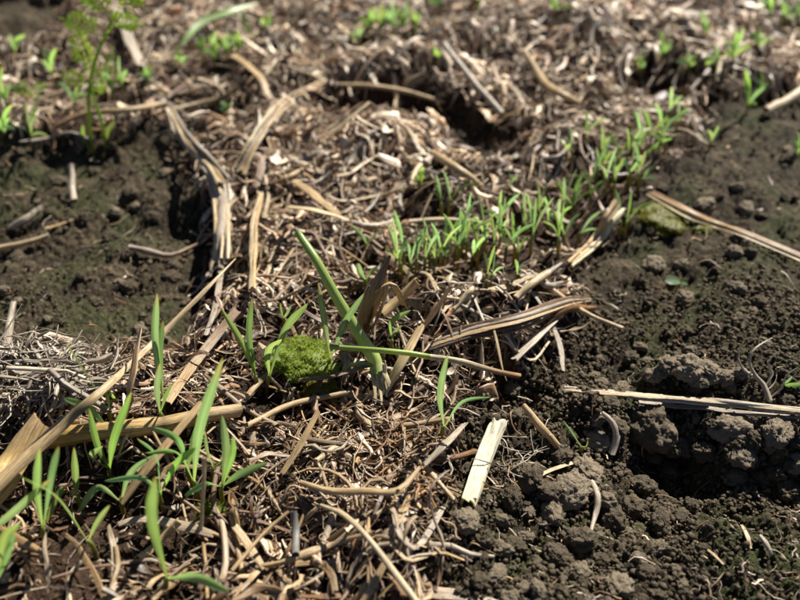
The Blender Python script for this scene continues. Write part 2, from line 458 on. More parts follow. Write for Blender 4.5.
def build_crumbs(n):
    xs, ys = [], []
    while sum(map(len, xs)) < n:
        px = rng.uniform(-200, 1020, 20000); py = rng.uniform(60, 740, 20000)
        b = (300-py)/FPX; dz = -sp+b*cp; t = -CAM_H/dz
        x = (px-400)/FPX*t; y = (cp+b*sp)*t
        k = (_samp(MM, x, y) > .45) & (rng.random(20000) < np.where((x > .005) & (y < .15), 1.0, .22)) & (y < .5)
        k &= ~(inside(MOSSB, x, y) & (rng.random(20000) < .75))
        k &= fbm(x*70, y*70, 61, 2) > rng.uniform(-.9, .5, 20000)
        xs.append(x[k]); ys.append(y[k])
    x = np.concatenate(xs)[:n]; y = np.concatenate(ys)[:n]
    z = H(x, y)
    r = .00022 + .00050*rng.random(n)**3
    r *= np.where(y > .2, 1.25, 1)
    off = rng.normal(0, 1, (n, len(IV1), 1))*.18 + 1
    sh = rng.uniform(.65, 1.2, (n, 1, 3))
    V = IV1[None]*off*sh*r[:, None, None]
    a = rng.uniform(0, 6.28, n); c, s = np.cos(a)[:, None], np.sin(a)[:, None]
    V = np.stack([V[..., 0]*c-V[..., 1]*s, V[..., 0]*s+V[..., 1]*c, V[..., 2]], -1)
    V += np.stack([x, y, z + r*.35 + .0009*rng.random(n)], -1)[:, None]
    F = (IF1[None] + (np.arange(n)*len(IV1))[:, None, None]).reshape(-1, 3)
    o = link('soil_crumbs', make_mesh('soil_crumbs', V.reshape(-1, 3), F, M_CRUMB), GROUND); o['kind'] = 'stuff'
build_crumbs(22000)

# ------------------------------------------------------------------ straws that can be told apart
C_PALE=(.66,.52,.31); C_TAN=(.54,.385,.195); C_YEL=(.64,.41,.11); C_BRN=(.26,.155,.08); C_GREY=(.42,.35,.26); C_LGREY=(.52,.44,.33)
C_ROT=(.13,.078,.042); C_CREAM=(.80,.72,.47); C_OR=(.36,.19,.075)
def lay(px, py):
    x, y = W(px, py); return .0024*float(1-_samp(MM, x, y))
def straw(name, label, pts, kind='half', col=C_TAN, jag=.5, roll=0, twist=0, mat=M_STRAW, n=None, cat='straw', col2=None, node=None, group=None, wob=.07, part_of=None, jag0=None, layk=1.0):
    """pts: (pixel x, pixel y, height above ground in mm, width in pixels)"""
    C = np.array([hit(p[0], p[1], p[2]/1000 + layk*lay(p[0], p[1])) for p in pts]); wd = np.array([p[3]*mpp(c) for p, c in zip(pts, C)])
    Lt = np.linalg.norm(np.diff(C, axis=0), axis=1).sum()
    n = n or int(np.clip(Lt/.0016, 7, 44))
    seg = np.r_[0, np.cumsum(np.linalg.norm(np.diff(C, axis=0), axis=1))]
    P = spline(C, n); u = np.linspace(0, len(C)-1, n); wds = np.interp(u, np.arange(len(C)), wd)
    seed = R.randrange(10**6); q = np.random.default_rng(seed)
    P = P + np.interp(np.linspace(0, 1, n), np.linspace(0, 1, 6), q.normal(0, 1, 6))[:, None]*np.array([.3, .3, .2])*wds.mean()*.22
    org = P[0].copy()
    V, F, FB = sweep(P-org, wds, kind, seed, roll, twist, jag, wob, jag0)
    t = np.clip(FB[:, 0]/max(FB[:, 0].max(), 1e-9), 0, 1)[:, None]
    c = np.array(col)[None]*(1-t) + np.array(col2 or col)[None]*t
    c = c*np.interp(t[:, 0], np.linspace(0, 1, 9), q.uniform(.8, 1.2, 9))[:, None]
    for nd in node or []:
        c = c*(1-.62*np.exp(-((t-nd)/.035)**2))
    o = link(name, make_mesh(name, V, F, mat, c, FB, True, kind != 'tube'), part_of)
    if part_of is None: o.location = tuple(org)
    else: o.location = tuple(org - np.array(part_of.location))
    if part_of is None: tag(o, label, cat, group)
    return o

BUNDLES = []
straw('straw', 'long pointed dry straw slanting up across the bare soil, dark joint near its base', [(-25,503,5,16),(58,427,7,15),(100,391,8,10),(150,345,9,7),(200,295,10,6),(236,258,9,1.5)], 'half', C_TAN, .2, .2, .3, col2=C_PALE, node=[.30])
straw('split_stalk', 'wide hollow split yellow stalk at the lower left edge', [(-22,505,3,34),(10,462,4,32),(39,421,5,26)], 'half', C_YEL, .25, .3, col2=C_TAN)
straw('stalk', 'thick golden yellow stalk lying level under the seedlings', [(40,440,2,20),(110,430,2.5,18),(180,420,2.5,16),(238,411,2.5,13)], 'tube', C_YEL, .3, wob=.04, node=[.62], col2=C_TAN)
straw('straw', 'flat tan straw slanting below the thick golden stalk', [(122,500,2,14),(160,452,3,14),(200,404,4,11)], 'flat', C_TAN, .5, .3)
straw('straw', 'flat straw slanting beside the soil above the thick golden stalk', [(166,402,2,11),(200,356,3,10),(236,311,3,9)], 'flat', C_TAN, .4, -.3, col2=C_BRN)
straw('leaf_shred', 'upright torn brown leaf shred crossing the pointed straw', [(126,416,1,12),(131,382,7,15),(138,336,15,8)], 'flat', C_BRN, .9, .5, .5, cat='leaf', col2=C_TAN)
e = hit(221, 264, .004); rs = tag(empty('rotten_stalk', e), 'fibrous pale stalk with a cut end beside the bare soil', 'stalk')
for k in range(7):
    dx = (k-3)*2.1; z = 1.6-abs(k-3)*.45
    straw('fibre_strand', None, [(212+dx*.8+R.gauss(0,.6),170,3+z,4.5),(220+dx+R.gauss(0,.6),200,4+z,4.5),(222+dx,232,5+z,4.5),(221+dx+R.gauss(0,.5),262+R.uniform(-4,4),6+z,4)], 'half', [C_PALE,C_TAN,C_LGREY][k % 3], .5, R.uniform(-.5,.5), part_of=rs, wob=.1)
straw('core', None, [(212,172,2.0,11),(221,200,3.0,13),(222,232,4.0,13),(221,258,5.0,12)], 'tube', C_GREY, .3, part_of=rs, wob=.2)
BUNDLES.append(lambda: bundle('rotten_stalk', 'knobbly pale stalk running from the upper mulch down to the fibrous cut stalk', 'stalk', [(168,106,3,5),(180,130,3,8),(195,150,4,9),(208,162,4,10),(222,184,5,13)], 4, [C_LGREY,C_TAN,C_PALE], ['half','flat']))
straw('straw', 'thin grey straw hanging below the fibrous cut stalk', [(222,262,3,6),(217,300,2,6),(206,334,1.5,4)], 'flat', C_GREY, .6)
BUNDLES.append(lambda: bundle('stalk', 'bent pale stalk rising to the right from the upper mulch', 'stalk', [(238,172,1,10),(252,146,4,8),(270,118,5,8),(290,98,6,6),(328,80,5,4)], 4, [C_PALE,C_LGREY,C_TAN], ['half','flat']))
straw('straw', 'short brown stalk fork at the foot of the bent pale stalk', [(250,150,3,10),(262,160,2,9),(256,185,1,8)], 'flat', C_BRN, .7)
BUNDLES.append(lambda: bundle('stalk', 'thin upright tan stalk between the cut stalk and the green stem', 'stalk', [(262,192,2,5),(255,220,3,5),(253,250,4,5),(252,290,3,5)], 2, [C_TAN,C_PALE], ['half','flat']))
BUNDLES.append(lambda: bundle('straw', 'long grey weathered straw lying over the lip of the dark soil', 'straw', [(562,388,2.2,6),(640,395,2.6,9),(720,402,2.8,9),(820,413,2.8,8)], 3, [C_LGREY,C_PALE,C_GREY], ['half','flat'], .8, .28))
straw('straw', 'thin weathered strip under the long grey straw', [(640,402,1.5,6),(720,410,1.5,6),(815,419,2,5)], 'flat', C_GREY, .5)
BUNDLES.append(lambda: bundle('straw', 'long orange brown straw curving over the soil toward the frame edge', 'straw', [(648,192,.6,4),(690,214,1.4,8),(715,224,1.8,7),(740,232,2,7),(812,262,2.4,6)], 3, [C_OR,C_TAN,C_PALE], ['flat','curl']))
BUNDLES.append(lambda: bundle('straw', 'stubby pale straw with a bright end below the seedling row', 'straw', [(619,205,4,10),(608,220,3.5,9),(596,240,3,7),(570,264,1.5,5)], 3, [C_CREAM,C_PALE,C_TAN], ['half','flat']))
straw('straw', 'short upright straw splinter crossing the end of the thin green stem', [(495,331,5,5),(500,356,4.5,6),(505,379,3,5)], 'flat', C_PALE, .5, .6)
BUNDLES.append(lambda: bundle('bark_strip', 'rotten brown strip arching across the mulch by the soil', 'straw', [(430,346,1.0,12),(470,333,2.2,14),(520,321,2.6,13),(566,304,2,10),(592,300,1,5)], 5, [C_BRN,C_GREY,C_TAN,C_ROT], ['flat','half']))
straw('straw', 'greyish strip slanting down to the dark hollow', [(516,357,1,9),(535,338,2.5,10),(557,318,2.5,7)], 'flat', C_LGREY, .6, .3)
straw('straw', 'pale stick poking out of the mulch edge beside the soil', [(518,296,1.5,8),(532,284,3,8),(548,273,3.5,7)], 'tube', C_PALE, .4)
straw('leaf_shred', 'curled orange brown leaf shred at the mulch edge', [(545,322,1,8),(565,308,3,12),(592,309,2,5)], 'curl', C_OR, .8, 1.5, 1., cat='leaf')
straw('straw', 'thin pale straw arcing down to the bottom edge', [(322,504,3,5),(350,520,4,6),(378,548,4,7),(420,606,3,7)], 'half', C_PALE, .2, .4)
straw('leaf_shred', 'pale folded V of dry leaf in the mulch above the bottom edge', [(393,508,2,5),(400,532,1.4,7),(415,548,1,7),(430,530,1.6,7),(443,508,2.4,5)], 'flat', C_GREY, .7, .5, -.8, cat='leaf')
straw('root', 'pale root lying across the clods below the cream straw chunk', [(428,545,1,5),(452,546,1.4,5.5),(470,554,1.4,5.5),(492,557,1,4)], 'tube', C_LGREY, .5, cat='root', wob=.15)
straw('straw', 'pale strip slanting along the mulch edge left of the cream straw chunk', [(426,463,2,8),(445,444,3,10),(464,424,2.5,7)], 'flat', C_LGREY, .6, .5)
straw('fibre_bundle', 'curved tan fibre bundle hooking upward in the lower mulch', [(303,482,2,6),(335,490,3.5,9),(370,491,4,9),(398,490,4,8),(417,470,3,4)], 'half', C_TAN, .8, .2, .6, cat='straw')
straw('stick', 'short blue grey stick standing in the lower mulch', [(294,512,5,7),(296,532,4,8),(296,553,2,8)], 'tube', (.24,.225,.20), .3, cat='stick')
straw('stick', 'tan stick leaning on the clods right of the cream straw chunk', [(524,406,4,6),(540,427,3.5,8),(557,447,2,7)], 'tube', C_TAN, .4, cat='stick')
straw('root', 'hooked pale root on the shaded soil face under the grey straw', [(602,413,2.5,4),(612,422,3,6),(617,436,2.5,7),(612,452,2,8)], 'tube', C_LGREY, .3, cat='root', wob=.14)
straw('root', 'wavy pale root hanging among the lower clods', [(592,482,2.5,5),(598,497,3,6),(596,512,2.5,6),(592,529,2,4)], 'tube', C_LGREY, .3, cat='root', wob=.14)
straw('straw', 'thin pale straw lying on the clods', [(535,478,2,4),(553,469,3,4),(572,463,2.5,4)], 'flat', C_PALE, .4)
straw('straw', 'thin tan splinter on the mossy slope at the lower right', [(697,542,1,2),(712,553,1.4,3),(723,564,1,2)], 'flat', C_TAN, .4)
straw('straw', 'small pale sliver on the mossy slope', [(742,525,1,3),(748,537,1.2,4),(751,548,1,2)], 'flat', C_PALE, .4)
straw('straw', 'pale curved chip on the mossy slope near the edge', [(760,537,1,4),(767,545,1.2,5),(771,554,1,3)], 'curl', C_LGREY, .4)
straw('stick', 'short pale upright stick on the soil at left', [(71,165,6,5),(72,182,4,6),(74,200,1.5,6)], 'tube', C_LGREY, .3, cat='stick')
straw('straw', 'pale bent straw chip at the left edge of the soil', [(14,226,1.5,7),(26,219,2.5,8),(40,208,2,5)], 'curl', C_LGREY, .6)
straw('stick', 'thin pale stick lying at the left edge of the soil', [(-4,249,1.5,6),(25,243,1.8,6),(49,235,1.5,5)], 'tube', C_PALE, .3, cat='stick')
straw('twig', 'brown twig lying in the middle of the left soil', [(131,247,1.5,6),(150,251,2,8),(172,254,2,7),(198,244,1.5,4)], 'tube', C_GREY, .5, cat='twig', col2=C_BRN, wob=.15)
straw('straw', 'small pale straw on the soil above the thin stick', [(46,228,1.2,4),(60,224,1.5,4),(73,219,1,4)], 'flat', C_TAN, .4)
straw('stalk', 'grey withered stalk standing at the left edge', [(13,304,10,6),(8,330,7,8),(4,360,2,9)], 'half', C_GREY, .8)
straw('straw', 'long grey straw slanting across the upper mulch', [(444,44,5,5),(470,78,5,6),(502,113,4,6)], 'half', C_LGREY, .3)
straw('straw', 'pale broken straw above the mulch hump', [(328,137,2,9),(345,122,4,9),(367,104,5,7)], 'flat', C_PALE, .7, .3)
straw('straw', 'long tan straw roofing the dark hollow of the upper mulch', [(340,84,3,4),(375,86,4,5.5),(410,92,5,5.5),(442,102,4,4)], 'half', C_TAN, .5)
straw('straw', 'short pale straw standing at the end of the dark hollow', [(452,130,5,4),(449,142,4,6),(441,156,2,6)], 'flat', C_LGREY, .6)
straw('straw', 'tan straw slanting down the right side of the mulch hump', [(434,152,3,9),(456,166,4,9),(480,184,2,7)], 'half', C_TAN, .5)
straw('straw', 'arched brown straw in the mulch at upper right', [(526,50,3,7),(542,78,5,9),(560,93,5,9),(579,101,3,7)], 'half', C_TAN, .4)
straw('straw', 'pale thick straw entering at the right edge', [(812,84,5,12),(790,97,4,12),(768,110,2,10)], 'half', C_PALE, .5)
straw('straw', 'broad tan straw in front of the mulch hump', [(296,180,2,8),(316,196,3.5,9),(338,214,2.5,7)], 'flat', C_TAN, .5)
straw('straw', 'pale flat straw above the tip of the green stem', [(290,207,3,9),(318,210,4,9),(348,219,3,6)], 'flat', C_PALE, .5, .2)
straw('straw', 'level pale straw behind the near end of the seedling row', [(410,221,2.5,5),(445,219,3,5),(482,222,2.5,4)], 'half', C_PALE, .4)
straw('straw', 'broad grey leaning strip at the top left behind the feathery plant', [(117,6,7,9),(128,35,5,12),(141,64,2,9)], 'flat', C_LGREY, .5, .4)
straw('straw', 'pale tan straw beside the green tuft in the upper mulch', [(225,50,2,7),(258,74,3,7),(270,98,2,5)], 'flat', C_TAN, .5)
straw('straw', 'brown curved straw across the foot of the feathery plant', [(58,124,2,6),(90,112,4,7),(130,109,4,7),(165,102,3,5)], 'half', C_BRN, .4, col2=C_TAN)
straw('straw', 'tan stub leaning right out of the husk behind the thin green stem', [(383,312,4,12),(400,297,6,13),(416,282,7,13)], 'half', C_TAN, .4, .4)
straw('straw', 'broad bright tan straw under the crossing of the green stems', [(386,388,2,14),(402,360,4,14),(420,328,5,10)], 'flat', C_PALE, .5, .5, col2=C_TAN)
straw('straw', 'narrow brown strip leaning from the crossing toward the bark strip', [(410,342,4,9),(430,318,6,8),(448,290,7,4)], 'flat', C_BRN, .8, .3)
straw('straw', 'brown splinter leaning on the moss clump', [(300,380,2,5),(330,376,4,6),(366,366,5,5)], 'flat', C_BRN, .6)
straw('straw', 'narrow tan straw slanting below the moss clump', [(248,425,2,6),(290,404,3,7),(345,392,3.5,6)], 'half', C_TAN, .5)
straw('straw', 'upright tan splinter in the mulch below the green stems', [(283,472,2,6),(300,445,5,7),(318,412,7,5)], 'flat', C_TAN, .6)
straw('straw', 'short tan stub at the bottom of the left mulch', [(236,527,2,7),(250,548,2.4,8),(264,567,1,5)], 'flat', C_TAN, .4)
straw('straw', 'thin straw slanting at the right end of the near seedlings', [(232,570,3,4),(262,535,5,4),(288,512,5,3)], 'half', C_TAN, .3)
straw('straw', 'thin pale stem standing among the near seedlings', [(201,530,2,3),(203,495,8,4),(204,458,14,4)], 'tube', C_PALE, .2)
straw('straw', 'brown bark piece at the bottom edge below the folded leaf', [(398,589,1,14),(440,592,1.4,20),(485,600,.8,13)], 'flat', C_BRN, 1.0, col2=C_GREY, wob=.35)
straw('straw', 'pale curved straw at the lower mulch edge below the pale strip', [(392,545,1,3.5),(410,560,2,4),(440,552,2,4),(465,560,1,2.5)], 'flat', C_TAN, .5)

def bundle(name, label, cat, pts, strands, cols, kinds, jag=.9, splay=.5, n=None):
    """a rotten stalk that has come apart into flat strands lying side by side"""
    e = hit(pts[-1][0], pts[-1][1], pts[-1][2]/1000 + lay(*pts[-1][:2])); root = tag(empty(name, e), label, cat)
    for k in range(strands):
        f = (k-(strands-1)/2)/max(1, (strands-1)/2) if strands > 1 else 0
        q = []
        for i, p in enumerate(pts):
            a = pts[min(i+1, len(pts)-1)]; b = pts[max(i-1, 0)]; dx, dy = a[0]-b[0], a[1]-b[1]; l = math.hypot(dx, dy)
            o = f*p[3]*splay + R.gauss(0, p[3]*.06)
            q.append((p[0]-dy/l*o, p[1]+dx/l*o, p[2]+(1-abs(f))*p[3]*.06+R.gauss(0, .15), p[3]*R.uniform(.9, 1.4)/strands*1.5))
        m = len(q)
        if strands > 2 and k not in (0, strands//2) and m > 3 and R.random() < .4: q = q[R.choice((0, 1)):m-R.choice((0, 1))]
        t = R.uniform(0, .12); q[0] = tuple(q[0][j]*(1-t)+q[1][j]*t for j in range(4)); t = R.uniform(0, .12); q[-1] = tuple(q[-1][j]*(1-t)+q[-2][j]*t for j in range(4))
        straw('strand', None, q, kinds[k % len(kinds)], tuple(np.array(cols[k % len(cols)])*R.uniform(.8, 1.15)), jag, R.uniform(-.5, .5)+f*.5, R.uniform(-.5, .5), part_of=root, wob=.22)
    return root
for f in BUNDLES: f()
# husk, torn into strips
e = hit(362, 335, .001); husk = tag(empty('torn_husk', e), 'torn dry husk with a folded-over tip standing behind the green stem', 'husk')
for pts, c, kd in [([(360,336,1,16),(366,312,7,18),(374,288,13,15),(388,259,18,4)], C_BRN, 'half'), ([(366,322,3,14),(378,292,12,16),(392,284,14,15),(404,302,9,9)], C_TAN, 'flat'),
        ([(372,330,2,8),(384,300,9,9),(386,276,14,5)], C_PALE, 'flat'), ([(356,330,2,7),(362,300,9,8),(370,280,13,4)], C_GREY, 'flat')]:
    straw('husk_strip', None, pts, kd, c, .8, R.uniform(-.4, .4), .4, part_of=husk)
# the two fresh stalks and the cream chunk
e = hit(383, 400, .002); gs = tag(empty('green_stalk', e), 'cut fresh green stalk leaning to the left, frayed white at its foot', 'stalk')
straw('stem', None, [(298,233,24,7),(320,268,19,9),(346,311,12,11),(372,355,6,13),(380,372,4,13)], 'tube', (1.0,1.0,.9), .15, mat=M_GREEN, part_of=gs, wob=.03, col2=(1.5,1.35,1.5))
for k, (dx, dy) in enumerate([(-4, 400), (2, 404), (7, 396), (11, 388), (-1, 392)]):
    straw('frayed_strand', None, [(372+k*3.2, 366, 5, 5), (376+dx*.6+k*2, 382, 3.5, 4), (380+dx, dy, 1.5, 2)], 'flat', (.66,.58,.34), .8, part_of=gs)
e = hit(333, 347, .005); ts = tag(empty('thin_stem', e), 'thin stem turning from green to straw, laid level across the green stalk', 'stem')
straw('stem', None, [(330,347,8,5),(380,350,10,5.5),(430,356,9,5.5)], 'tube', (1.0,1.0,.8), .1, mat=M_GREEN, part_of=ts, wob=.02, col2=(1.5,1.35,1.3))
straw('dry_end', None, [(429,356,9,5.5),(470,364,7,6),(518,376,4,5)], 'tube', (.62,.56,.36), .4, part_of=ts, wob=.03, col2=C_OR)
e = hit(470, 502, .001); cs = tag(empty('straw_chunk', e), 'short cream chunk of chopped straw with a torn upper end, on the clods', 'straw')
for nm, pts, c, rl in [('shell', [(468,501,3,16),(476,478,3.4,17),(485,454,3.8,17),(494,431,4.2,16)], (.78,.70,.44), .25), ('inner_sheet', [(465,500,3.8,8),(473,476,4.2,8),(482,452,4.6,9),(490,429,5,7)], (.74,.74,.42), -.35),
        ('inner_sheet', [(473,498,3.8,8),(481,474,4.2,9),(490,450,4.6,9),(500,427,5,7)], (.88,.82,.60), .3), ('splinter', [(486,446,4.8,5),(492,432,5.2,5),(494,421,5.6,2)], (.88,.82,.62), .2), ('splinter', [(494,446,4.8,4),(500,432,5.2,4),(506,422,5.4,2)], (.88,.80,.58), .2)]:
    straw(nm, None, pts, 'half' if nm == 'shell' else 'flat', c, 1.0, rl, .1, part_of=cs, wob=.05, col2=(.90,.85,.66), jag0=.2, mat=M_CREAM)

# individual shreds lying on top of the mulch, told apart by colour, form and neighbour
AREAS = [('between the fibrous cut stalk and the mulch hump', (300,205), (40,42), 22), ('on the mulch hump before the dark hollow', (385,160), (45,18), 20),
         ('around the tip of the green stalk', (290,262), (34,28), 20), ('under the moss clump', (300,425), (46,22), 16), ('below the crossed green stems', (395,425), (42,26), 18),
         ('in the lower mulch near the bottom edge', (310,560), (80,32), 30), ('among the nearest seedlings', (120,545), (80,40), 20), ('under the golden stalk', (200,450), (50,30), 14),
         ('beside the bark strip', (500,300), (45,28), 18), ('in front of the seedling row', (450,290), (45,20), 14), ('behind the seedling row', (520,140), (70,32), 20),
         ('in the far mulch at upper right', (640,60), (90,40), 22), ('in the far upper mulch', (330,60), (90,35), 22), ('around the foot of the feathery plant', (90,90), (70,40), 14)]
KN = [('pale', C_PALE), ('tan', C_TAN), ('brown', C_BRN), ('grey', C_LGREY)]
FN = [('flat', 'flat'), ('split', 'half'), ('curled', 'curl'), ('round', 'tube')]
seen = {}
for where, c, sg, cnt in AREAS:
    for k in range(cnt):
        for _ in range(30):
            px, py = c[0]+R.gauss(0, sg[0]), c[1]+R.gauss(0, sg[1])
            x, y = W(px, py)
            if -15 < px < 815 and 3 < py < 605 and _samp(MM, x, y) < .4: break
        cn, cc = R.choices(KN, [.32, .36, .2, .12])[0]; fn, fk = R.choices(FN, [.42, .33, .15, .1])[0]
        long_ = R.random() < .45
        while (where, cn, fn, long_) in seen:
            cn, cc = R.choice(KN); fn, fk = R.choice(FN); long_ = R.random() < .5
        seen[(where, cn, fn, long_)] = 1; p = hit(px, py)
        if py > 400: cc = tuple(np.array(cc)*np.array([.85, .77, .68]))
        L = (R.uniform(.014, .026) if long_ else R.uniform(.006, .013)); a = R.uniform(0, math.pi); wpx = (.0005+.0011*R.random()**2)/mpp(p)
        b = R.gauss(0, .5); qs = []
        for s in (-.5, -.15, .2, .5):
            aa = a + b*s
            x2, y2 = p[0]+math.cos(aa)*L*s, p[1]+math.sin(aa)*L*s
            z2 = float(H(x2, y2)); ux, uy = proj(x2, y2, z2)
            qs.append((ux, uy, R.uniform(.4, 2.0) + abs(s)*R.uniform(-1, 1.5), wpx*(1-.5*abs(s))))
        straw('straw_shred', f"{'long' if long_ else 'short'} {cn} {fn} straw shred {where}", qs, fk, tuple(np.array(cc)*R.uniform(.55, 1.05)), R.uniform(.3, 1.2), R.uniform(-.6, .6), R.uniform(-.6, .6), group=f"straw shreds {where}", mat=M_LITTER, wob=.2, layk=.6)

# ------------------------------------------------------------------ seedlings
BASES = []
def leaf_mesh(name, P, wmax, seed, tint, fold=.25, face=None, mat=None):
    """a narrow cotyledon: widest past the middle, blunt tip, creased along its midrib"""
    n = len(P); K = 5
    t = np.linspace(0, 1, n)
    wv = wmax*.9*(.28+.72*sstep(.0, .5, t))*np.clip((1-t)*3.8, 0, 1)**.55
    T = np.gradient(P, axis=0); T /= np.linalg.norm(T, axis=1)[:, None]+1e-12
    V = np.zeros((n, K, 3)); FB = np.zeros((n, K, 3)); L = np.r_[0, np.cumsum(np.linalg.norm(np.diff(P, axis=0), axis=1))]
    q = np.random.default_rng(seed)
    face = np.array([q.normal(0, .6), -1, q.uniform(.1, .9)]) if face is None else np.array(face, float)
    s0 = None
    for i in range(n):
        s = np.cross(T[i], face); s /= np.linalg.norm(s)+1e-9; u = np.cross(s, T[i])
        for k in range(K):
            f = (k-2)/2
            V[i, k] = P[i] + s*f*wv[i]*.5 + u*(abs(f)**1.3)*fold*wv[i]*.5
            FB[i, k] = (L[i], f*wmax*.5, seed % 89)
    F = np.array([(i*K+k, i*K+k+1, (i+1)*K+k+1, (i+1)*K+k) for i in range(n-1) for k in range(K-1)])
    tt = np.array(tint)[None]*np.ones((n*K, 1)); tt *= (1+.25*(np.abs(np.tile((np.arange(K)-2)/2, n)) < .1))[:, None]
    tr = np.repeat(t, K)[:, None]; tipc = q.choice(3, p=[.55, .3, .15])
    tt = tt*(1+np.array([.3, .12, -.15])*np.clip(1-tr*4, 0, 1))
    if tipc: tt = tt*(1+np.array([.55, -.12, -.3])*sstep(.97-.09*tipc, 1.0, tr))
    tt *= np.interp(tr, np.linspace(0, 1, 8), q.uniform(.88, 1.12, 8))
    return make_mesh(name, V.reshape(-1, 3), F, mat or M_LEAF, tt, FB.reshape(-1, 3))
def tube_mesh(name, P, r0, r1, tint0, tint1, mat, K=7):
    P = np.asarray(P); n = len(P); T = np.gradient(P, axis=0); T /= np.linalg.norm(T, axis=1)[:, None]+1e-12
    V = []; tn = []; FB = []; L = 0
    ref = np.array([.2, -1, .1])
    for i in range(n):
        s = np.cross(T[i], ref); s /= np.linalg.norm(s)+1e-9; u = np.cross(s, T[i]); f = i/(n-1); r = r0+(r1-r0)*f
        for k in range(K):
            a = k/K*2*math.pi; V.append(P[i]+r*(math.cos(a)*s+math.sin(a)*u)); tn.append(np.array(tint0)*(1-f)+np.array(tint1)*f)
            FB.append((i*.001, a*r, 3))
    F = [(i*K+k, i*K+(k+1) % K, (i+1)*K+(k+1) % K, (i+1)*K+k) for i in range(n-1) for k in range(K)]
    F += [tuple(range(K))[::-1], tuple(range((n-1)*K, n*K))]
    return make_mesh(name, V, F, mat, np.array(tn), FB)
def seedling(label, base, leaves, wpx=10, group=None, stem_h=.35, tint=1.0, name='carrot_seedling', lean=None):
    """base and leaf tips in pixels; a leaf is (tip x, tip y[, bend x, bend y[, forward mm[, width px]]])"""
    b = hit(*base, .7*lay(*base)); m = mpp(b); y0 = b[1]
    root = empty(name, b); tag(root, label, 'seedling', group); BASES.append((b[0], b[1], np.hypot(*(np.mean([[l[0], l[1]] for l in leaves], 0)-np.array(base)))*m))
    mean = np.mean([[l[0], l[1]] for l in leaves], 0)
    # the short stem ends where the leaves part
    fx, fy = base[0] + (mean[0]-base[0])*stem_h*.5, base[1] - min(abs(base[1]-mean[1])*stem_h, 14/(.00022/m))
    fork = onplane(fx, fy, y0 + .0004)
    if fork[2] < b[2]+.0015: fork[2] = b[2]+.0015
    st = spline([np.array([0, 0, -.004]), (fork-b)*.5 + np.array([R.gauss(0, .0002), 0, 0]), fork-b], 6)
    link('stem', tube_mesh('stem', st, max(.00042, wpx*m*.20), max(.00036, wpx*m*.16), (1.35,.72,.55), (1,1,.9), M_STEM), root)
    for l in leaves:
        tip = np.array(l[:2], float); fwd = (l[4] if len(l) > 4 and l[4] is not None else R.uniform(-3.5, 3.5))/1000
        wl = (l[5]*.74 if len(l) > 5 else wpx)*m
        ex = onplane(tip[0], tip[1], y0+fwd)
        ex[2] = max(ex[2], float(H(ex[0], ex[1]))+.0008)
        if len(l) > 3 and l[2] is not None: mid = onplane(l[2], l[3], y0+fwd*.45)
        else:
            mid = fork*.5+ex*.5; d = ex-fork
            mid = mid + np.array([-d[0]*.10, 0, abs(d[0])*.10+.0003])
        P = spline(np.array([fork, mid, ex])-b, 18)
        tn = np.array([1, 1, 1])*tint*R.uniform(.85, 1.2); tn[0] *= R.uniform(.8, 1.12); tn[2] *= R.uniform(.8, 1.7)
        link('leaf', leaf_mesh('leaf', P, wl, R.randrange(9999), tn, R.uniform(.15, .45)), root)
    return root
N_ = None
FG = 'nearest seedlings in the mulch'
seedling('nearest seedling with one broad upright leaf and one flopped to the right', (162,588), [(155,477,152,520,-1,14.5),(230,592,196,577,-4,14)], 13, FG)
seedling('seedling with a tall blunt leaf rising left of the arching leaves', (42,538), [(40,447,38,490,0,12),(59,446,52,475,2,10)], 11, FG)
seedling('seedling with one leaf upright and one arching down to the left', (80,505), [(74,447,76,480,1,10),(46,524,62,490,-4,10)], 9, FG)
seedling('spreading seedling with thin leaves, low between the nearest ones', (93,551), [(20,476,58,497,-2,8),(110,505,97,523,-1,8)], 8, FG)
seedling('seedling reaching in from the left edge with one long leaf', (-22,545), [(52,478,10,515,-1,11),(-30,480,-28,510,0,10)], 11, FG)
seedling('dark broad-leaved seedling cut by the left edge', (-8,592), [(20,523,4,540,-2,13),(14,528,6,556,-5,12)], 12, FG)
seedling('pale seedling with one leaf arching left and one curving up right', (122,511), [(78,513,98,487,-3,10),(153,455,130,473,1,9)], 9, FG)
seedling('seedling with a long level leaf and two upright ones', (163,504), [(104,481,142,478,-2,8),(137,438,157,456,2,8),(197,447,178,462,0,10)], 8, FG)
seedling('tallest near seedling with a long straight leaf', (196,492), [(223,357,200,428,0,14),(145,453,178,452,-3,9)], 11, FG)
seedling('seedling with a curved leaf hooking left over the golden stalk', (190,478), [(153,427,178,440,-1,10),(196,425,192,450,2,9)], 9, FG)
seedling('bushy seedling with a leaf stretched to the right', (221,497), [(269,462,240,474,-1,10),(222,415,226,450,2,11),(184,496,206,484,-3,9),(233,436,232,456,0,9)], 10, FG)
seedling('small seedling behind the bushy one', (212,478), [(236,455,224,462,2,8),(205,430,208,452,3,8)], 8, FG)
seedling('seedling with a broad leaf tilting right in front of the golden stalk', (110,480), [(132,391,114,440,-1,13),(89,408,98,445,1,10),(103,446,92,456,-3,8)], 10, FG)
seedling('seedling with a long blade crossing the pointed straw', (118,440), [(63,398,88,408,2,11)], 9, FG)
seedling('wilting seedling with a brown stem under the pointed straw', (114,422), [(67,342,82,366,0,13),(117,400,108,392,2,8)], 9, FG)
seedling('lone upright seedling in front of the left soil', (163,408), [(157,293,155,340,0,10),(163,320,160,350,2,9)], 9, FG)
seedling('small seedling below the lone upright one', (159,424), [(160,363,157,390,0,9),(171,384,166,395,-1,7)], 8, FG)
seedling('seedling with two thin spread leaves left of the moss clump', (259,388), [(221,308,245,348,0,9),(252,297,249,335,2,9),(243,352,252,352,1,6)], 8, FG)
seedling('seedling with a broad glossy leaf over the moss clump', (264,388), [(308,303,284,330,3,14),(282,339,268,352,-2,10)], 9, FG)
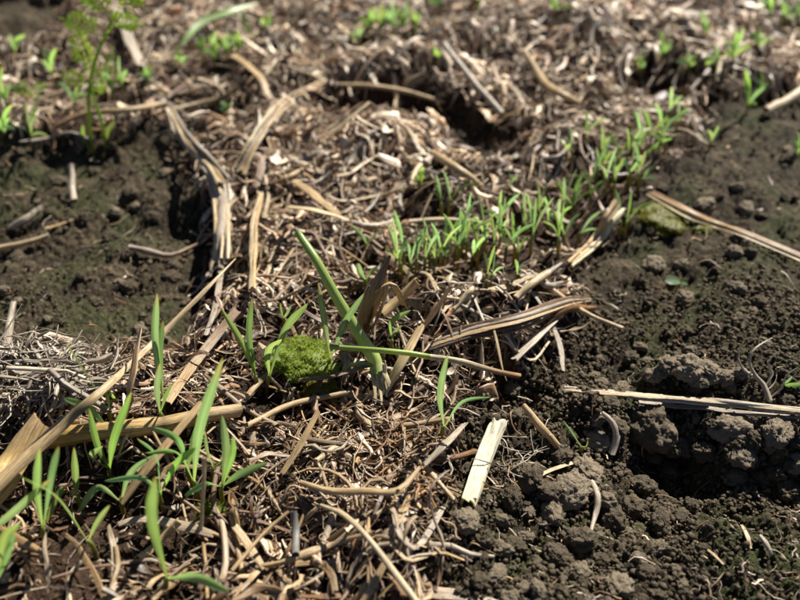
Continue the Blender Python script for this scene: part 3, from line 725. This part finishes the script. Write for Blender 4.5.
seedling('tiny yellow green sprout left of the green stalk', (283,325), [(280,303,281,312,0,4),(291,306,287,314,1,4)], 4, FG, tint=1.5)
seedling('dark seedling half hidden behind the green stalk', (328,372), [(364,293,345,322,2,10),(318,282,324,320,3,9)], 8, FG)
seedling('pair of small blades just right of the green stalk', (365,288), [(358,263,360,272,0,9),(378,266,371,272,2,6)], 7, FG)
seedling('small forked sprout behind the torn husk', (367,252), [(351,225,362,236,0,6),(379,230,371,240,1,5)], 5, FG)
seedling('seedling in front of the tan stub, one leaf hooked to the right', (389,352), [(411,310,392,322,-1,8),(402,325,394,333,1,6)], 7, FG)
seedling('seedling with one straight blade below the thin stem', (439,438), [(448,354,441,395,-1,11),(491,397,462,402,-2,5)], 8, FG)
seedling('small leaf looping out from under the crossing stems', (338,378), [(378,366,356,364,-2,6),(334,366,335,370,1,5)], 5, FG)
seedling('tiny green blade among the clods right of the tan stick', (582,455), [(563,421,571,432,1,4),(588,440,586,446,0,3)], 4, FG)
seedling('small low seedling below the dry sprig at the right', (778,392), [(792,376,786,382,0,8),(804,384,792,385,-1,8)], 6, FG)
# the diagonal row
ROW = [((397,268),[(387,225),(393,217),(407,250)]),((409,276),[(408,243),(424,233)]),((424,270),[(424,235),(440,231)]),((433,268),[(452,241),(432,250)]),
 ((454,260),[(443,213),(492,220),(475,200)]),((462,250),[(471,192),(478,215)]),((448,212),[(443,169),(481,182)]),((471,265),[(474,239),(489,234)]),((487,287),[(484,251),(495,245)]),
 ((505,260),[(496,224),(536,223)]),((517,260),[(517,237),(530,235)]),((501,226),[(499,203),(505,197),(520,193)]),((509,192),[(509,171),(518,176)]),
 ((532,249),[(527,193),(536,197),(554,197)]),((548,232),[(545,196),(556,205)]),((564,217),[(564,177),(577,168),(555,181)]),((564,246),[(551,213),(581,213)]),((517,281),[(515,259),(522,264)]),
 ((570,214),[(604,189),(584,182)]),((540,215),[(535,180),(547,184)]),((596,184),[(596,147),(611,139)]),((606,190),[(617,147),(600,165)]),((614,190),[(625,157),(614,165)]),
 ((635,159),[(632,131),(640,129),(648,127)]),((644,158),[(661,147),(673,138)]),((652,150),[(671,130),(690,110)]),((584,146),[(587,111),(607,117)]),
 ((623,236),[(631,191),(656,201)]),((640,184),[(655,165),(657,182)]),((577,240),[(601,211),(597,229)]),((664,123),[(672,109),(660,112)]),((590,204),[(583,175),(606,180)]),((628,182),[(620,160),(640,165)]),
 ((556,230),[(560,198),(572,206)]),((480,245),[(470,222),(490,226)]),((442,262),[(438,240),(452,252)]),((526,236),[(520,205),(538,214)]),((660,150),[(668,126),(650,135)]),((566,156),[(562,142),(572,144)]),((712,146),[(707,130),(719,128)])]
_o = 'first second third fourth fifth sixth seventh eighth ninth tenth eleventh twelfth thirteenth fourteenth fifteenth sixteenth seventeenth eighteenth nineteenth'.split()
ORD = list(_o)
for t, u in (('twenty', 'twentieth'), ('thirty', 'thirtieth'), ('forty', 'fortieth'), ('fifty', 'fiftieth'), ('sixty', 'sixtieth'), ('seventy', 'seventieth'), ('eighty', 'eightieth'), ('ninety', 'ninetieth')):
    ORD += [u] + [t+'-'+v for v in _o[:9]]
for (bx, by), ls in list(ROW):
    if R.random() < (.35 if 505 < bx < 600 else .8):
        f = .5+.5*by/260; jx, jy = R.uniform(-9, 9)*f, R.uniform(-6, 6)*f; hgt = R.uniform(30, 54)*f
        ROW.append(((bx+jx, by+jy), [(bx+jx+R.gauss(2, 6)*f, by+jy-hgt) if q == 0 else (bx+jx+R.choice((-1, 1))*R.uniform(6, 20)*f, by+jy-hgt*R.uniform(.45, .9)) for q in range(R.choice((2, 2, 3)))]))
for bx, by in [(398,272),(404,266),(416,272),(430,268),(440,266),(448,258),(458,262),(466,254),(478,262),(484,250),(494,258),(500,250),(604,176),(618,170),(628,166),(640,152),(650,146),(662,138),(676,130),(600,160)]:
    ROW.append(((bx, by), [(bx+R.uniform(-10, 4), by-R.uniform(40, 56)*(.45+.55*by/260)), (bx+R.uniform(4, 22), by-R.uniform(26, 46)*(.45+.55*by/260))]))
for i, (b, ls) in enumerate(sorted(ROW, key=lambda r: r[0][0])):
    seedling(f"{'three' if len(ls) == 3 else 'two'}-leaved seedling, {ORD[i]} from the lower left end of the diagonal row", b, ls, R.uniform(2.7, 4.2)*(1 if b[1] > 200 else .9), 'seedlings in the diagonal row', tint=R.uniform(.8, 1.35))
# far sprouts: place, leaf tips, the words that single it out
FAR = [((662,62),[(672,38),(655,44)],'right of the arched brown straw'),((705,42),[(704,16),(711,24)],'standing alone in the far right mulch'),((733,66),[(744,28),(724,40),(752,46)],'tallest of the far right sprouts'),
 ((716,66),[(703,58),(722,50)],'left foot of the tallest far right sprout'),((747,114),[(744,77),(765,87)],'at the end of the pale thick straw'),((760,100),[(770,82),(755,78)],'just behind the pale thick straw'),((797,160),[(790,140),(802,146)],'cut by the right edge above the bare soil'),
 ((640,74),[(636,58),(646,62)],'small and low in the brown mulch at upper right'),((690,72),[(684,58),(697,55)],'between the far right sprouts'),((758,52),[(766,36),(750,40)],'with leaves curling right of the tallest'),
 ((770,22),[(765,2),(776,0)],'left of the grass in the top right corner'),((784,24),[(780,2),(792,4)],'in the middle of the top right corner'),((797,26),[(794,4),(806,6)],'outermost in the top right corner'),((556,14),[(553,0),(572,8)],'at the top edge above the arched straw'),
 ((368,34),[(358,18),(374,10)],'left end of the top centre tuft'),((380,34),[(374,6),(388,10)],'second in the top centre tuft'),((392,36),[(386,8),(400,6)],'middle of the top centre tuft'),((404,36),[(398,10),(412,8)],'fourth in the top centre tuft'),((414,36),[(410,14),(422,12)],'right end of the top centre tuft'),
 ((356,46),[(350,34),(362,36)],'with a white glint below the top centre tuft'),((438,12),[(430,-2),(444,-2)],'at the top edge right of the top centre tuft'),((477,12),[(474,0),(482,2)],'lone blade pair at the top edge'),((437,62),[(433,52),(442,53)],'tiny one below the top centre tuft'),
 ((266,34),[(262,18),(274,20)],'right of the pale folded blade'),((204,62),[(197,36),(208,40)],'first under the pale folded blade'),((214,66),[(210,34),(222,40)],'second under the pale folded blade'),((226,60),[(220,34),(234,38)],'third under the pale folded blade'),((238,58),[(232,34),(244,40)],'fourth under the pale folded blade'),
 ((181,68),[(174,56),(188,58)],'small one at the foot of the pale folded blade'),((226,116),[(220,102),(232,106)],'tiny one by the dark gap below the folded blade'),((420,188),[(414,176),(426,178)],'tiny one on the right of the mulch hump')]
for b, ls, wh in FAR:
    ls = ls + [(ls[0][0]+R.uniform(-9, 9), ls[0][1]+R.uniform(0, 9)), (b[0]+R.uniform(-5, 5), min(l[1] for l in ls)-R.uniform(0, 9)), (b[0]+R.uniform(-12, 12), b[1]-R.uniform(8, 24)), (b[0]+R.uniform(-12, 12), b[1]-R.uniform(8, 24))]
    seedling('blurred sprout ' + wh, b, ls, 4.6, 'far sprouts in the mulch', tint=R.uniform(1.0, 1.3))
LEFT = [((6,112),[(2,66),(12,84),(-6,90)],'at the left edge beside the feathery plant'),((2,140),[(10,118),(-6,112)],'low one at the left edge'),((52,82),[(42,46),(57,48)],'with forked pale leaves left of the feathery plant'),((74,110),[(58,82),(80,86)],'with a long bent stalk left of the feathery plant'),
 ((31,146),[(26,102),(39,102),(48,136)],'standing on the soil edge left of the feathery plant'),((112,98),[(102,72),(118,78)],'right of the feathery plant stem'),((122,92),[(127,70),(116,76)],'farther right of the feathery plant stem'),((14,60),[(10,34),(22,40)],'by the dark soil at the top left'),((148,88),[(144,66),(154,72)],'below the broad grey strip')]
for b, ls, wh in LEFT:
    ls = ls + [(b[0]+R.uniform(-14, 14), b[1]-R.uniform(14, 40)), (b[0]+R.uniform(-14, 14), b[1]-R.uniform(10, 30))]
    seedling('blurred sprout ' + wh, b, ls, 4.8, 'sprouts around the feathery plant', tint=R.uniform(1.0, 1.3))
# one lone cotyledon on the right soil
b = hit(676, 291); o = tag(empty('sprout', b), 'single pale round seed leaf on the bare right soil', 'seedling')
link('stem', tube_mesh('stem', spline([(0,0,-.001),(0,0,.0015),(-.0006,0,.0026)], 5), .0003, .0003, (1.2,1,.9), (1,1,1), M_STEM), o)
link('leaf', leaf_mesh('leaf', spline(np.array([(.0008,0,.0024),(-.0015,-.0004,.0034),(-.0036,-.0008,.0036)]), 9), .0026, 3, (2.0,1.6,3.2), .2, (0,-.6,1)), o)
link('leaf', leaf_mesh('leaf', spline(np.array([(-.0004,0,.0024),(.0010,-.0004,.0028),(.0020,-.0008,.0024)]), 9), .0012, 4, (1.3,1.3,2), .2, (0,-.6,1)), o)

# the feathery plant: young carrot with divided leaves
def frond(P, size, seed, tint):
    """a divided carrot leaf: a midrib with pairs of lobed leaflets"""
    q = np.random.default_rng(seed); V = []; F = []; n = len(P)
    T = np.gradient(P, axis=0); T /= np.linalg.norm(T, axis=1)[:, None]
    def blade(o, d, s, ln, wd):
        b = len(V); nrm = np.cross(d, s)
        for f, ww in ((0, .25), (.3, .8), (.65, 1), (.88, .7), (1, .08)):
            c = o + d*ln*f + nrm*ln*.12*math.sin(f*3)
            V.append(c-s*wd*ww*.5); V.append(c+s*wd*ww*.5)
        for k in range(4): F.append((b+2*k, b+2*k+1, b+2*k+3, b+2*k+2))
    for i in range(n-1):
        f = i/(n-1)
        sd = np.cross(T[i], np.array([.1, -.75, .65])); sd /= np.linalg.norm(sd)
        blade(P[i]-T[i]*.0002, T[i], sd, np.linalg.norm(P[i+1]-P[i])*1.15, size*.06)
        if f < .25: continue
        ln = size*(.62*math.sin(min(1, (1.12-f)*1.35)*1.5))
        for g in (-1, 1):
            d = T[i]*.62 + sd*g*.78 + np.array([0, 0, q.normal(.05, .12)]); d /= np.linalg.norm(d)
            s2 = np.cross(d, np.array([.1, -.75, .65])); s2 /= np.linalg.norm(s2)
            l2 = ln*q.uniform(.8, 1.15); blade(P[i], d, s2, l2, size*.10)
            for h in (.35, .62):
                for g2 in (-1, 1):
                    d2 = d*.75+s2*g2*.65; d2 /= np.linalg.norm(d2)
                    blade(P[i]+d*l2*h, d2, np.cross(d2, np.array([.1, -.75, .65])), l2*.42, size*.08)
    blade(P[-1], T[-1], sd, size*.35, size*.13)
    V = np.array(V)
    fb = V.copy()
    return make_mesh('leaf', V, F, M_LEAF, np.ones((len(V), 3))*np.array(tint), fb)
b = hit(92, 152); y0 = b[1]
fp = tag(empty('feathery_plant', b), 'tall young carrot plant with feathery divided leaves at the upper left', 'plant')
def pl(L, dy=0.0): return np.array([onplane(px, py, y0+dy+.001*k) for k, (px, py) in enumerate(L)])-b
mpx = mpp(b)
link('stem', tube_mesh('stem', spline(pl([(93,154),(89,118),(90,85),(97,55),(107,32),(117,12)]), 18), 1.9*mpx, 1.5*mpx, (1.5,1.5,.8), (1.6,1.9,.9), M_STEM), fp)
link('stem', tube_mesh('stem', spline(pl([(106,148),(101,118),(94,100),(90,78)]), 10), 1.9*mpx, 1.1*mpx, (1.5,1.6,.8), (1.6,1.9,.9), M_STEM), fp)
for P, sz, sd in [(pl([(117,12),(122,2),(128,-12),(140,-28)]), 34, 1), (pl([(114,18),(104,6),(94,-4),(86,-12)]), 26, 2), (pl([(104,38),(92,30),(78,22),(66,19)]), 22, 3), (pl([(105,34),(116,24),(126,22),(138,24)]), 22, 4),
                  (pl([(91,80),(82,80),(72,77),(61,74)]), 16, 5), (pl([(91,82),(96,86),(100,88),(104,90)]), 12, 6), (pl([(90,76),(86,60),(80,44),(72,34)], .004), 20, 7)]:
    link('leaf', frond(spline(P, 9), sz*mpx, sd, (2.3,2.0,1.2)), fp)
link('leaf', leaf_mesh('leaf', spline(pl([(104,146),(108,134),(115,120)]), 9), 7*mpx, 8, (1.5,1.4,.9)), fp)
link('leaf', leaf_mesh('leaf', spline(pl([(90,150),(84,138),(83,124)]), 9), 6*mpx, 9, (1.2,1.2,.9)), fp)
# second small feathery plants around it
for k, (bx, by, tips, wh) in enumerate([(30,108,[(16,86),(44,84)],'low feathery sprout left of the tall feathery plant'), (104,96,[(84,60),(112,52)],'feathery sprout behind the tall feathery plant')]):
    b2 = hit(bx, by); o = tag(empty('feathery_sprout', b2), wh, 'plant'); y0 = b2[1]; b = b2
    for j, (tx, ty) in enumerate(tips):
        P = spline(np.array([b2, onplane((bx+tx)/2, (by+ty)/2-6, y0), onplane(tx, ty, y0+.002*j)])-b2, 9)
        link('leaf', frond(P, 14*mpp(b2), 30+j+k*5, (1.3,1.3,1)), o)
# the pale folded blade at the top
P = np.array([hit(166,62,.001), hit(186,40,.006), hit(206,21,.012), hit(232,12,.012), hit(260,3,.010)])
o = tag(empty('grass_blade', P[0]), 'pale green folded grass blade lying across the top left mulch', 'grass blade')
link('blade', leaf_mesh('blade', spline(P-P[0], 20), .0040, 5, (1.2,1.15,1.9), .5, (0,-.5,1), M_GREEN), o)
P = np.array([hit(252,44,.001), hit(247,26,.006), hit(238,6,.01)])
o = tag(empty('grass_blade', P[0]), 'narrow pale grass blade crossing the end of the folded blade', 'grass blade')
link('blade', leaf_mesh('blade', spline(P-P[0], 12), .002, 6, (1.1,1.1,1.6), .5, (0,-.8,.6), M_GREEN), o)

# ------------------------------------------------------------------ moss clump: a lumpy mat bristling with tiny shoots
def moss(name, label, c, rx, ry, rz, nshoot, tint, seed, ln=.0005, lobes=1):
    q = np.random.default_rng(seed); o = tag(empty(name, c), label, 'moss')
    V0, F0 = ico(4); out = []; F = []; VN = []
    for lb in range(lobes):
      off = Vector((seed+lb*4.1, 2*seed-lb, lb)); k = 1 if lobes == 1 else q.uniform(.42, .68); ang = lb*2.4
      ctr = np.zeros(3) if lobes == 1 else np.array([math.cos(ang)*rx*.62*q.uniform(.5, 1.1), math.sin(ang)*ry*.7, -rz*.2+rz*q.uniform(-.2, .3)])
      F.append(F0+len(out)); VN.append(V0)
      for v in V0:
        p = Vector(v); d = .5*mnoise.noise(p*1.5+off)+.30*mnoise.noise(p*3.2+off)+.14*mnoise.noise(p*8+off)+.08*mnoise.noise(p*18+off)
        d += .13*(.4-mnoise.voronoi(p*7+off)[0][0])
        out.append(ctr + v*(1+d)*np.array([rx, ry, rz])*k)
    out = np.array(out); F = np.concatenate(F); V = np.concatenate(VN)
    link('mat', make_mesh('mat', out, F, M_MOSS, np.ones((len(out), 3))*np.array(tint), out), o)
    idx = q.integers(0, len(out), nshoot); B = out[idx]; nrm = V[idx]/np.array([rx, ry, rz]); nrm /= np.linalg.norm(nrm, axis=1)[:, None]
    d = nrm + q.normal(0, .55, (nshoot, 3)); d /= np.linalg.norm(d, axis=1)[:, None]
    s = np.cross(d, q.normal(0, 1, (nshoot, 3))); s /= np.linalg.norm(s, axis=1)[:, None]
    L = ln*q.uniform(.5, 1.3, (nshoot, 1)); wv = .00016
    sv = np.stack([B-s*wv*.5, B+s*wv*.5, B+d*L*.6+s*wv*.5, B+d*L+0*s, B+d*L*.6-s*wv*.5], 1).reshape(-1, 3)
    k = np.arange(nshoot)*5
    F2 = [tuple(a+j for j in range(5)) for a in k]
    tn = (np.array(tint)*q.uniform(.7, 1.5, (nshoot, 1))).repeat(5, 0)
    sh = link('shoots', make_mesh('shoots', sv, F2, M_MOSS, tn, sv), o); sh['kind'] = 'stuff'
c = hit(302, 372); m = mpp(c); moss('moss_clump', 'bright green crinkled moss clump at the end of the thin stem', c+np.array([0, .001, .0030]), 33*m, .0050, .0026, 9000, (1.3, 1.25, 1.2), 3, .0007, 7)
c = hit(322, 398); moss('moss_clump', 'yellowish brown moss under the bright green clump', c+np.array([0, 0, .0022]), 17*m, .0030, .0013, 1800, (1.0, .62, .5), 6)
c = hit(662, 217); m = mpp(c); moss('moss_patch', 'flat yellow green moss patch on the right soil by the orange brown straw', c+np.array([0, 0, -.0003]), 24*m, .0065, .0016, 1600, (1.1, .8, .8), 9, .0008)
c = hit(697, 228); moss('moss_patch', 'small moss spot beside the larger patch on the right soil', c+np.array([0, 0, -.0003]), 11*m, .003, .0013, 600, (1.1, .8, .8), 12, .0008)
c = hit(212, 512); m = mpp(c); moss('moss_tuft', 'tiny green moss tuft under the bushy near seedling', c, 9*m, .0012, .001, 260, (1, 1, .9), 15, .0016)
# dry sprig on the right
b = hit(768, 398); sg = tag(empty('dry_sprig', b), 'withered pale sprig standing at the right above the long grey straw', 'sprig')
for pts in [[(770,402,1,5),(764,386,2.5,5),(752,370,4,4),(750,356,6,3),(758,346,7,2),(772,338,7,1.5)], [(764,388,2,3),(772,374,3,3),(768,362,5,2),(778,352,6,1.5)], [(770,398,1,3),(782,388,2,3),(786,376,4,2),(798,368,5,1.5)], [(756,378,3,3),(744,370,3,3),(738,358,4,2),(742,350,5,1.5)]]:
    straw('twiglet', None, pts, 'curl', C_LGREY, .5, part_of=sg, wob=.2)
# ------------------------------------------------------------------ straw litter: the mass nobody could count
PAL = np.array([(.68,.515,.32),(.50,.35,.195),(.35,.22,.12),(.22,.125,.066),(.45,.36,.255),(.62,.51,.36),(.11,.062,.034),(.44,.235,.105),(.80,.69,.51)])
PALW = np.array([.17,.18,.15,.13,.10,.13,.07,.05,.09])
HOLLOW = poly([(345,104),(400,98),(440,108),(452,128),(410,128),(350,126)])
def scatter_xy(n, bias):
    xs = []
    tot = 0
    while tot < n:
        m = 40000
        px = rng.uniform(-230, 1030, m); py = rng.uniform(-70, 720, m)
        b = (300-py)/FPX; dz = -sp+b*cp; t = -CAM_H/dz
        x = (px-400)/FPX*t; y = (cp+b*sp)*t
        d = t**2.3 if bias else t*0+1          # even spread over the ground rather than over the picture
        k = (y < .58) & (rng.random(m) < np.clip(d/.28**2.3, 0, 1)*np.where(y < .17, 1.0, .62)) & (rng.random(m) > _samp(MM, x, y)*1.06)
        k &= ~(inside(HOLLOW, x, y) & (rng.random(m) < .93))
        xk, yk = x[k], y[k]; near = np.zeros(len(xk), bool)
        for bx, by, bl in BASES:
            near |= (np.abs(xk-bx) < .0042) & (yk < by+.0015) & (yk > by-.011)
        k[np.flatnonzero(k)[near & (rng.random(len(xk)) < .84)]] = False
        xs.append(np.stack([x[k], y[k]], 1)); tot += k.sum()
    return np.concatenate(xs)[:n]
def bleach(x, y):
    """how sun-bleached the mulch is: dry and pale on the humps, brown and damp in the near mat"""
    b = .30 + .8*fbm(x*55, y*55, 83, 4) - .04*sstep(.19, .14, y)
    b = b + .34*sstep(.17, .30, y)
    for px, py, sx, sy, a in ((385,165,.035,.02,.5),(290,210,.03,.025,.35),(620,50,.09,.06,.3),(60,400,.03,.01,.3),(400,470,.02,.02,.2),(330,570,.05,.02,-.12),(150,520,.05,.03,-.15),(80,80,.06,.05,-.3)):
        b = b + a*gauss(x, y, px, py, sx, sy)
    return np.clip(b, 0, 1.25)
def litter(name, label, n, wid, length, prof, curl, lift, mat, xy=None, pal=PAL, palw=PALW, kind='stuff', rise=1.0, N=6, rag=.24):
    K = len(prof)
    xy = scatter_xy(n, True) if xy is None else xy
    L = length[0] + (length[1]-length[0])*rng.random(n)**2.2
    wd = wid[0] + (wid[1]-wid[0])*rng.random(n)**2.4
    if pal is PAL:
        f = .66+.34*sstep(.125, .20, xy[:, 1]); L = L*f; wd = wd*f
    a0 = rng.uniform(0, 2*math.pi, n)
    cv = rng.normal(0, 1, n)*curl; cv2 = rng.normal(0, 1, n)*curl*.8
    s = np.linspace(-.5, .5, N)
    ang = a0[:, None] + cv[:, None]*s[None] + cv2[:, None]*np.sin(s[None]*7+rng.uniform(0, 6, n)[:, None])*.5
    st = L[:, None]/(N-1)
    px = np.cumsum(np.cos(ang)*st, 1); py = np.cumsum(np.sin(ang)*st, 1)
    px = px-px.mean(1, keepdims=True)+xy[:, :1]; py = py-py.mean(1, keepdims=True)+xy[:, 1:]
    g = H(px, py); lin = g[:, :1] + (g[:, -1:]-g[:, :1])*(s[None]+.5)
    z = .55*g + .45*np.maximum(g, lin)
    tilt = rng.normal(0, .20, n)*rise
    arch = rng.normal(0, .10, n)*L*rise
    z = z + lift[0] + (lift[1]-lift[0])*rng.random(n)[:, None]**1.5 + np.abs(tilt[:, None])*0.35*L[:, None] + tilt[:, None]*s[None]*L[:, None] - arch[:, None]*(4*s[None]**2-.4)
    z = np.maximum(z, g-.0006)
    P = np.stack([px, py, z], -1)
    T = np.gradient(P, axis=1); T /= np.linalg.norm(T, axis=2, keepdims=True)+1e-12
    sd = np.cross(T, np.array([0, 0, 1.0])); sd /= np.linalg.norm(sd, axis=2, keepdims=True)+1e-9
    up = np.cross(sd, T)
    roll = rng.normal(0, .7, n)[:, None] + rng.normal(0, .9, n)[:, None]*s[None]
    c = np.cos(roll)[..., None]; q = np.sin(roll)[..., None]
    A = sd*c+up*q; B = -sd*q+up*c
    ends = rng.uniform(.1, 1, (n, 2)); tap = np.minimum(1, ends[:, :1]+(s[None]+.5)*3.5)*np.minimum(1, ends[:, 1:]+(.5-s[None])*3.5)*np.clip(1+rag*rng.normal(0, 1, (n, N)), .3, 2)
    h = (wd[:, None]*.5*tap)[..., None, None]
    V = P[:, :, None] + h*(prof[None, None, :, :1]*A[:, :, None] + prof[None, None, :, 1:]*B[:, :, None])
    tint = pal[rng.choice(len(pal), n, p=palw/palw.sum())]*rng.uniform(.65, 1.35, (n, 1))
    if pal is PAL:
        bl = bleach(xy[:, 0], xy[:, 1])[:, None]; grey = tint.mean(1, keepdims=True)
        tint = tint*(.55+.95*bl) + (grey-tint)*.25*bl; tint = tint*(1+(np.array([.03, -.06, -.14]))*np.clip(1-1.6*bl, 0, 1))
    shade = np.clip(1+.22*np.cumsum(rng.normal(0, .5, (n, N)), 1), .45, 1.4)
    tint = (tint[:, None]*shade[..., None])[:, :, None].repeat(K, 2)
    fb = np.zeros((n, N, K, 3)); fb[..., 0] = (s[None]*L[:, None])[..., None]; fb[..., 1] = np.linspace(-.5, .5, K)*wd[:, None, None]; fb[..., 2] = rng.uniform(0, 50, n)[:, None, None]
    i = (np.arange(N-1)[:, None]*K + np.arange(K)[None]); k2 = (np.arange(N-1)[:, None]*K + (np.arange(K)[None]+1) % K)
    f = np.stack([i, k2, k2+K, i+K], -1).reshape(-1, 4)
    F = (f[None] + (np.arange(n)*N*K)[:, None, None]).reshape(-1, 4)
    me = make_mesh(name, V.reshape(-1, 3), F, mat, tint.reshape(-1, 3), fb.reshape(-1, 3), False)
    o = link(name, me); tag(o, label, 'straw litter', None, kind)
    return o
LENS = np.array([(-1, .05), (.1, .16), (1, -.03), (0, -.05)])
SHEET = np.array([(-1, .16), (-.3, -.02), (.4, .08), (1, -.05), (.4, 0), (-.3, -.10)])
TRI = np.array([(-.9, -.5), (0, 1), (.9, -.5)])
litter('straw_litter', 'mat of broken brown and tan straw shreds covering the ground', 11500, (.0003, .0014), (.004, .020), LENS, .5, (.0002, .0026), M_LITTER, rise=.7)
litter('broad_straw_litter', 'broad torn flakes of dry leaf and straw through the mulch', 5200, (.0010, .0028), (.003, .015), SHEET, .6, (.0003, .0030), M_LITTER, N=7, rag=.33)
litter('fine_straw_fibres', 'fine curled straw fibres tangled through the brown mulch', 7500, (.00012, .00034), (.003, .018), TRI, 1.1, (.0004, .0030), M_LITTER, N=7)
litter('straw_chaff', 'short chopped bits of chaff filling the straw mat', 14000, (.00025, .0009), (.0010, .0045), LENS, .4, (.0003, .0028), M_LITTER, N=3, rise=1.6)
# bits strewn over the bare soil
def soil_xy(n):
    out = []
    while len(out) < n:
        px = R.uniform(-60, 860); py = R.uniform(120, 640); x, y = W(px, py)
        if _samp(MM, x, y) > .6 and R.random() < (.9 if x > 0 and py > 420 else .5): out.append((x, y))
    return np.array(out)
litter('chaff', 'tiny straw crumbs and root hairs strewn over the dark soil', 680, (.0002, .0007), (.0015, .009), LENS, 1.5, (.0004, .0014), M_LITTER, soil_xy(680))
def patch_xy(n, px, py, sx, sy):
    c = [hit(px+R.gauss(0, sx), py+R.gauss(0, sy)) for _ in range(n)]
    return np.array(c)[:, :2]
GREY = np.array([(.48,.41,.31),(.60,.52,.40),(.36,.30,.23)]); GW = np.ones(3)
litter('withered_grass_blades', 'tangle of pale grey withered grass at the edge of the soil', 420, (.0003, .0013), (.006, .022), LENS, .9, (.0008, .006), M_STRAW, patch_xy(420, 38, 388, 36, 11), GREY, GW)
litter('curled_fibre_tangle', 'tangle of curly brown fibres in the mulch below the crossed green stems', 240, (.0003, .0009), (.006, .018), LENS, 2.2, (.0006, .0035), M_LITTER, patch_xy(240, 385, 470, 34, 34), PAL[[1,2,4,7]]*.9, GW.repeat(2)[:4], N=9)
litter('white_rootlets', 'tuft of thin whitish rootlets beside the cream straw chunk', 22, (.00015, .0003), (.004, .011), TRI, .9, (.001, .0035), M_STRAW, patch_xy(22, 522, 462, 9, 11), GREY*1.2, GW)

print('objects', len(bpy.data.objects), 'clods', n_clod)
